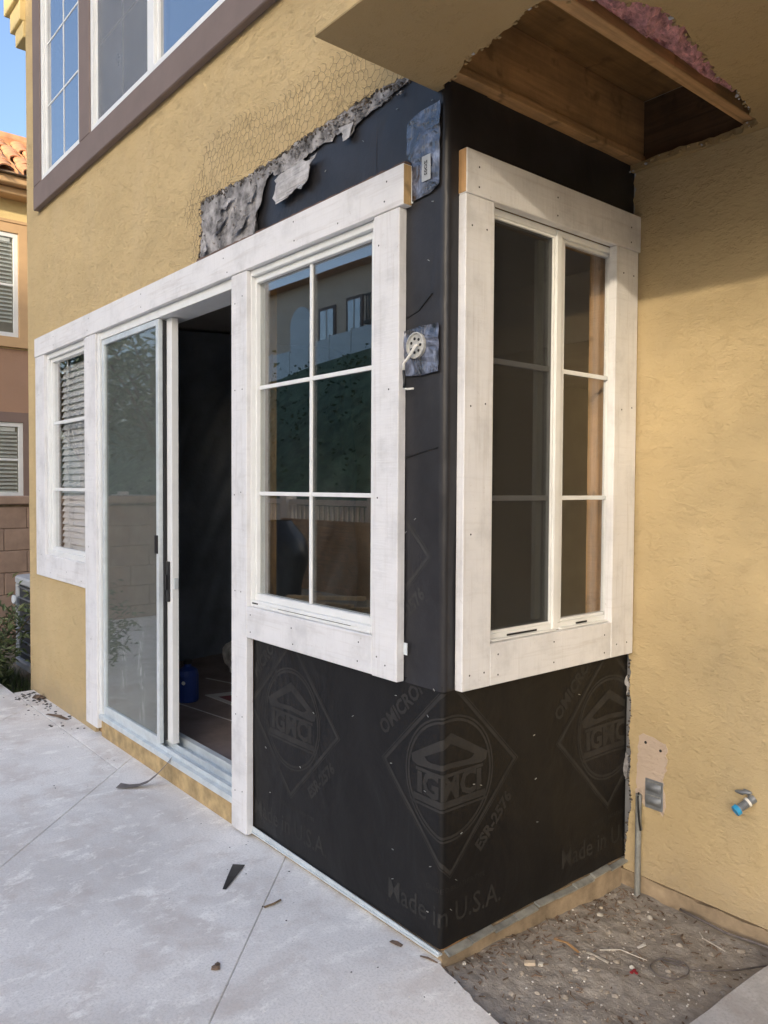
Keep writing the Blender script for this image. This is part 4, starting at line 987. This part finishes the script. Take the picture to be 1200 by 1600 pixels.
# neighbouring house
NH = thing('neighbour_house', (-7.5, 1, 0), 'sunlit yellow house with clay tile roof beyond the garden wall', 'house')
MB().box(-12, -7.5, -.9, 7, 2.80, 4.45).build('upper_wall', M['n_yellow'], NH)
MB().box(-12, -7.498, -.9, 7, -.1, 2.80).build('lower_wall', M['n_pink'], NH)
MB().box(-12, -7.30, -1.1, 7.2, 4.385, 4.46).build('fascia', M['n_trim'], NH, bevel=.01)
MB().box(-12, -7.20, -1.2, 7.3, 4.462, 4.545).build('fascia', M['n_trim'], NH, bevel=.01)
MB().box(-7.46, -7.44, -.9, 7, 4.13, 4.16).build('moulding', M['n_trim'], NH)
def nwin(z0, z1, y0, y1, mt):
    W = thing('window', (-7.45, (y0+y1)/2, z0), '', ''); del W['label'], W['category']; W.parent = NH
    F = lambda a, d, z: (-7.5-d, a, z)
    frame4(F, y0-.13, y1+.115, z0-.115, z1+.115, .108, -.05, -.001, mt, 'trim', W)
    frame4(F, y0-.02, y1+.005, z0-.005, z1+.005, .045, -.035, -.002, M['vinyl'], 'frame', W)
    bars(F, [(y0+.03, y1-.045, -.028, -.02, (z0+z1)/2-.012, (z0+z1)/2+.012)], M['vinyl'], 'muntin', W)
    pane(F, y0+.026, y1-.041, z0+.041, z1-.041, -.016, M['glass'], W)
    pane(F, y0, y1, z0, z1, -.0035, M['drywall'], W, 'backing', .002)
    s0 = None; z = z0+.16 if z0 > 2.5 else z0+.05; zz = z
    while z < z1-.07:
        if s0 is None: s0 = MB().obox((-7.494, (y0+y1)/2-.01, z), (0, (y1-y0)/2-.04, 0), (.006, 0, -.012), (.001, 0, .001)).build('slat', M['slat'], W)
        else:
            c = s0.copy(); col.objects.link(c); c.location.z = z-zz
        z += .042
    bars(F, [(y0+.05, y1-.07, -.0155, -.012, z1-.09, z1-.045)], M['slat'], 'blind_rail', W)
nwin(2.93, 4.02, -.05, .868, M['n_trim']); nwin(1.22, 2.005, -.05, .905, M['n_mauve'])
slope = R(30)
MB().prism([(-7.15, 4.55), (-8.75, 5.47), (-10.4, 4.55)], lambda a, b, d: (a, d, b), -1.1, 7.2).build('roof', M['found'], NH)
base_t = None
for rw in range(6):
    for cl in range(16):
        if base_t is None:
            def tl(u, v):
                a = (u-.5)*math.pi*1.1; rr_ = .098-.016*v
                ly = rr_*math.sin(a); lz = rr_*math.cos(a)-.02; lx = -.36*v
                return (-7.12+lx*math.cos(slope)-lz*math.sin(slope)*1.0, ly, 4.565-lx*math.sin(slope)+lz*math.cos(slope))
            mb = MB().grid(tl, 8, 1)
            base_t = mb.build('tile', M['tile'], NH, normals=False); so_ = base_t.modifiers.new('thickness', 'SOLIDIFY'); so_.thickness = .014
            base_t.location = (0, -.95, 0); c = base_t
        else:
            c = base_t.copy(); col.objects.link(c)
            c.location = (-rw*.30*math.cos(slope)+q.uniform(-.012, .012), -.95+cl*.235+(.04 if rw % 2 else 0), rw*.30*math.sin(slope)+q.uniform(-.004, .008))
MB().tube([(-8.80, -1.1, 5.50), (-8.80, 7.2, 5.50)], .12, 10).build('ridge_cap', M['tile'], NH)

# ------------------------------------------------------------------ the yard behind the camera (seen in the glass)
def hill(u, v):
    x = -60+90*u; y = -4.7-30*v
    t = max(0, min(1, (-4.7-y)/9.3)); f = max(0, min(1, (-8-x)/6)); f = f*f*(3-2*f)
    z = -.1+(5.5*t*t*(3-2*t)+.06*(x+20)*t)*f
    return (x, y, z+.25*noise.noise((x*.4, y*.4, 0))*t*f-.1*(1-f))
MB().grid(hill, 120, 60).build('hill', M['hillgreen'], smooth=True, kind='structure')
hl = MB(); q = random.Random(3)
for i in range(3500):
    x = q.uniform(-36, -8.5); y = q.uniform(-12.2, -4.9); u, v_ = (x+60)/90, (-4.7-y)/30
    p = Vector(hill(u, v_))+Vector((0, 0, q.uniform(0, .35))); a, b = q.uniform(0, 6.28), q.uniform(-.3, 1.2)
    d = Vector((math.cos(a)*math.cos(b), math.sin(a)*math.cos(b), math.sin(b)))*q.uniform(.07, .16); s_ = d.orthogonal().normalized()*.04
    hl.add([p, p+d*.5+s_, p+d, p+d*.5-s_], [(0, 1, 2, 3)])
hl.build('hillside_hedge', M['leaf_dark'], normals=False, kind='stuff')
FN = thing('picket_fence', (-4, -4.3, 0), 'tan picket fence along the back of the patio', 'fence')
MB().box(-14, 2.3, -4.40, -4.34, 1.10, 1.17).build('rail', M['fence'], FN); MB().box(-14, 2.3, -4.40, -4.34, .15, .22).build('rail', M['fence'], FN)
pk = None; x = -13.9
while x < 2.25:
    if pk is None: pk = MB().box(x, x+.055, -4.335, -4.31, .05, 1.09).build('picket', M['fence'], FN); x0 = x
    else:
        c = pk.copy(); col.objects.link(c); c.location.x = x-x0
    x += .105
ps = None
for k in range(9):
    x = -13.5+k*1.94
    if ps is None: ps = MB().box(x, x+.16, -4.45, -4.28, -.1, 1.23).build('post', M['fence'], FN); x0 = x
    else:
        c = ps.copy(); col.objects.link(c); c.location.x = x-x0
tag(MB().obox((-5.9, -4.10, .47), (1.30, 0, 0), (0, .10, .46), (0, .006, -.0013)).build('plywood_sheet', M['ply']), 'sheet of plywood leaning on the picket fence, seen reflected in the window', 'plywood')
CG = thing('covered_grill', (-6.0, -3.2, GP), 'barbecue under a dark cover, seen reflected in the window', 'grill')
def cov(u, v):
    a = u*2*math.pi; z = v; rx = .30+.14*math.exp(-((z-.62)/.22)**2)-.18*max(0, z-.8)*4; ry = .24+.05*math.exp(-((z-.6)/.25)**2)-.18*max(0, z-.8)*3
    k = 1+.06*noise.noise((math.cos(a)*3, math.sin(a)*3, z*4))
    return (-6.0+max(.02, rx)*k*math.cos(a), -3.2+max(.02, ry)*k*math.sin(a), GP+z*.97)
MB().grid(cov, 36, 24).build('cover', M['black'], CG, smooth=True)
for k in (-.2, .2): MB().lathe([(.05, 0), (.05, .04)], (-6.0+k, -3.46, GP+.05), (0, 1, 0), 12).build('wheel', M['black'], CG)
qb = random.Random(6)
for k in range(7):
    a = qb.uniform(-.9, .9); cx, cy = -5.0+qb.uniform(-.35, .35), -3.15+qb.uniform(-.25, .25)
    tag(MB().obox((cx, cy, .02+k*.035), (.40*math.cos(a), .40*math.sin(a), qb.uniform(-.04, .05)), (-.04*math.sin(a), .04*math.cos(a), 0), (0, 0, .017)).build('lumber_offcut', M['raw_x' if k % 2 else 'raw_pale']), ('pale', 'brown')[k % 2]+' lumber offcut, '+('lowest', 'second', 'third', 'fourth', 'fifth', 'sixth', 'topmost')[k]+' in the heap before the leaning plywood', 'lumber', 'lumber offcuts heaped by the fence')
GF = thing('glass_fence', (-20, -14, 5.4), 'frosted panel fence along the top of the slope', 'fence')
gp = None
for k in range(18):
    x = -32+k*1.2; zb = hill((x+60)/90, 9.3/30)[2]-.1
    if gp is None: gp = MB().box(x, x+1.12, -14.02, -13.98, zb, zb+1.15).build('panel', M['frost'], GF); g0 = (x, zb); gq = MB().box(x-.05, x-.005, -14.04, -13.96, zb, zb+1.2).build('post', M['vinyl'], GF)
    else:
        for s_ in (gp, gq):
            c = s_.copy(); col.objects.link(c); c.location = (x-g0[0], 0, zb-g0[1])
def hillhouse(x0, x1, y0, zb, zt, label, wins, arch=None, ridge=1.1):
    T = thing('hillside_house', ((x0+x1)/2, y0, zb), label, 'house')
    MB().box(x0, x1, y0-7, y0, zb-1.5, zt).build('wall', M['hillwall'], T)
    MB().prism([(y0+.5, zt+.02), (y0-3.5, zt+ridge), (y0-7.5, zt+.02)], lambda a, b, d: (d, a, b), x0-.4, x1+.0).build('roof', M['tile'], T)
    for (a, b, c, d) in wins:
        f = MB().box(a-.12, b+.12, y0+.002, y0+.06, c-.12, d+.12).build('window', M['mauve'], T)
        MB().box(a, b, y0+.062, y0+.075, c, d).build('pane', M['glass_up'], f); MB().box((a+b)/2-.03, (a+b)/2+.03, y0+.076, y0+.09, c, d).build('muntin', M['vinyl'], f)
    if arch:
        a, b, c, d = arch; pts = [(a, c), (b, c)]+[((a+b)/2+(b-a)/2*math.cos(R(t)), d+(b-a)/2*math.sin(R(t))) for t in range(0, 181, 15)]
        MB().prism(pts, lambda p, q_, e: (p, y0+e, q_), .003, .07).build('arched_window', M['frost'], T)  # flat pale colour stands in for sky reflected in this window
    return T
HA = hillhouse(-30, -15.2, -15.5, 5.3, 9.1, 'tan house with an arched window on the hilltop, seen reflected in the glass', [(-22.6, -21.8, 6.6, 7.9), (-20.9, -20.2, 6.7, 8.0), (-19.0, -18.1, 6.7, 8.2), (-17.7, -16.9, 6.8, 8.3)], (-24.6, -23.2, 6.6, 7.6), ridge=.55)
bal = MB()
for k in range(15): bal.box(-19.3+k*.09, -19.275+k*.09, -15.0, -14.97, 7.0, 7.85)
bal.box(-19.4, -17.9, -15.02, -14.95, 7.85, 7.9); bal.box(-19.4, -17.9, -15.45, -14.95, 6.9, 7.0)
bal.build('balcony_rail', M['black'], HA)
# added row of unseen houses: they keep the low sun off the patio
def edge_x(p, y): return (p-.447*y)/.894
hillhouse(edge_x(-5.0, -30), edge_x(.06, -30), -30, .0, 14.5, 'added unseen tall tan house shading the patio face, right end of the row', [(10, 11, 7, 8.6), (13, 14, 7, 8.6), (10, 11, 3, 4.6), (13, 14, 3, 4.6)], ridge=.3)
hillhouse(edge_x(-17, -30), edge_x(-5.1, -30), -30, .0, 13.6, 'added unseen lower tan house in the middle of the row, blocking the sun', [(0, 1, 6.6, 8), (5, 6, 6.6, 8), (0, 1, 2.6, 4), (5, 6, 2.6, 4)], ridge=.3)
hillhouse(edge_x(.3, -46), edge_x(22, -46), -46, .0, 10.6, 'added unseen long tan house beyond the added tree, blocking low sky glow', [(26, 27, 6, 7.6), (30, 31, 6, 7.6), (34, 35, 6, 7.6)], ridge=.3)  # added unseen house: blocks the low bright sky around the sun
ST = thing('tree', (11.2, -21, -.1), 'added unseen slender tree with an open leafy crown, thinning the sun on the right wall', 'tree')  # added unseen tree: its leaves filter the sun reaching the right wall
lm = MB(); q = random.Random(31)
for i in range(7800):
    while True:
        o_ = Vector((q.uniform(-1, 1), q.uniform(-1, 1), q.uniform(-1, 1)))
        if o_.length < 1: break
    p = Vector((11.2, -21, 7.9))+Vector((o_.x*2.4, o_.y*2.4, o_.z*2.3)); a = q.uniform(0, 6.28); e_ = q.uniform(-1, 1)
    d = Vector((math.cos(a)*math.cos(e_), math.sin(a)*math.cos(e_), math.sin(e_)))*.12; s_ = d.cross(Vector((q.gauss(0, 1), q.gauss(0, 1), q.gauss(0, 1)))).normalized()*.032
    lm.add([p, p+d*.5+s_, p+d, p+d*.5-s_], [(0, 1, 2, 3)])
lm.build('crown', M['leaf_dark'], ST, normals=False)
tm = MB().tube([(11.2, -21, -.15), (11.25, -21, 3), (11.2, -21, 6), (11.2, -21, 8.4)], .16, 8, .05)
for k in range(9):
    a = k*2.4; tm.tube([(11.2, -21, 5.2+k*.3), (11.2+.8*math.cos(a), -21+.8*math.sin(a), 6.2+k*.3), (11.2+1.6*math.cos(a), -21+1.6*math.sin(a), 6.9+k*.28)], .05, 5, .012)
tm.build('trunk', M['bark'], ST)
shrub('tree', (-20.5, -6.0, .4), 2.3, 5.4, 2600, 'dark leafy tree on the slope far left, seen reflected in the glass', 'tree', M['leaf_dark'], M['leaf'], .30, .07, 26, 21, 'trees on the slope', trunk=1.8)
shrub('tree', (-14.6, -5.9, .3), 1.9, 4.7, 2200, 'dark leafy tree on the slope behind the picket fence', 'tree', M['leaf_dark'], M['leaf'], .28, .065, 24, 22, 'trees on the slope', trunk=1.6)
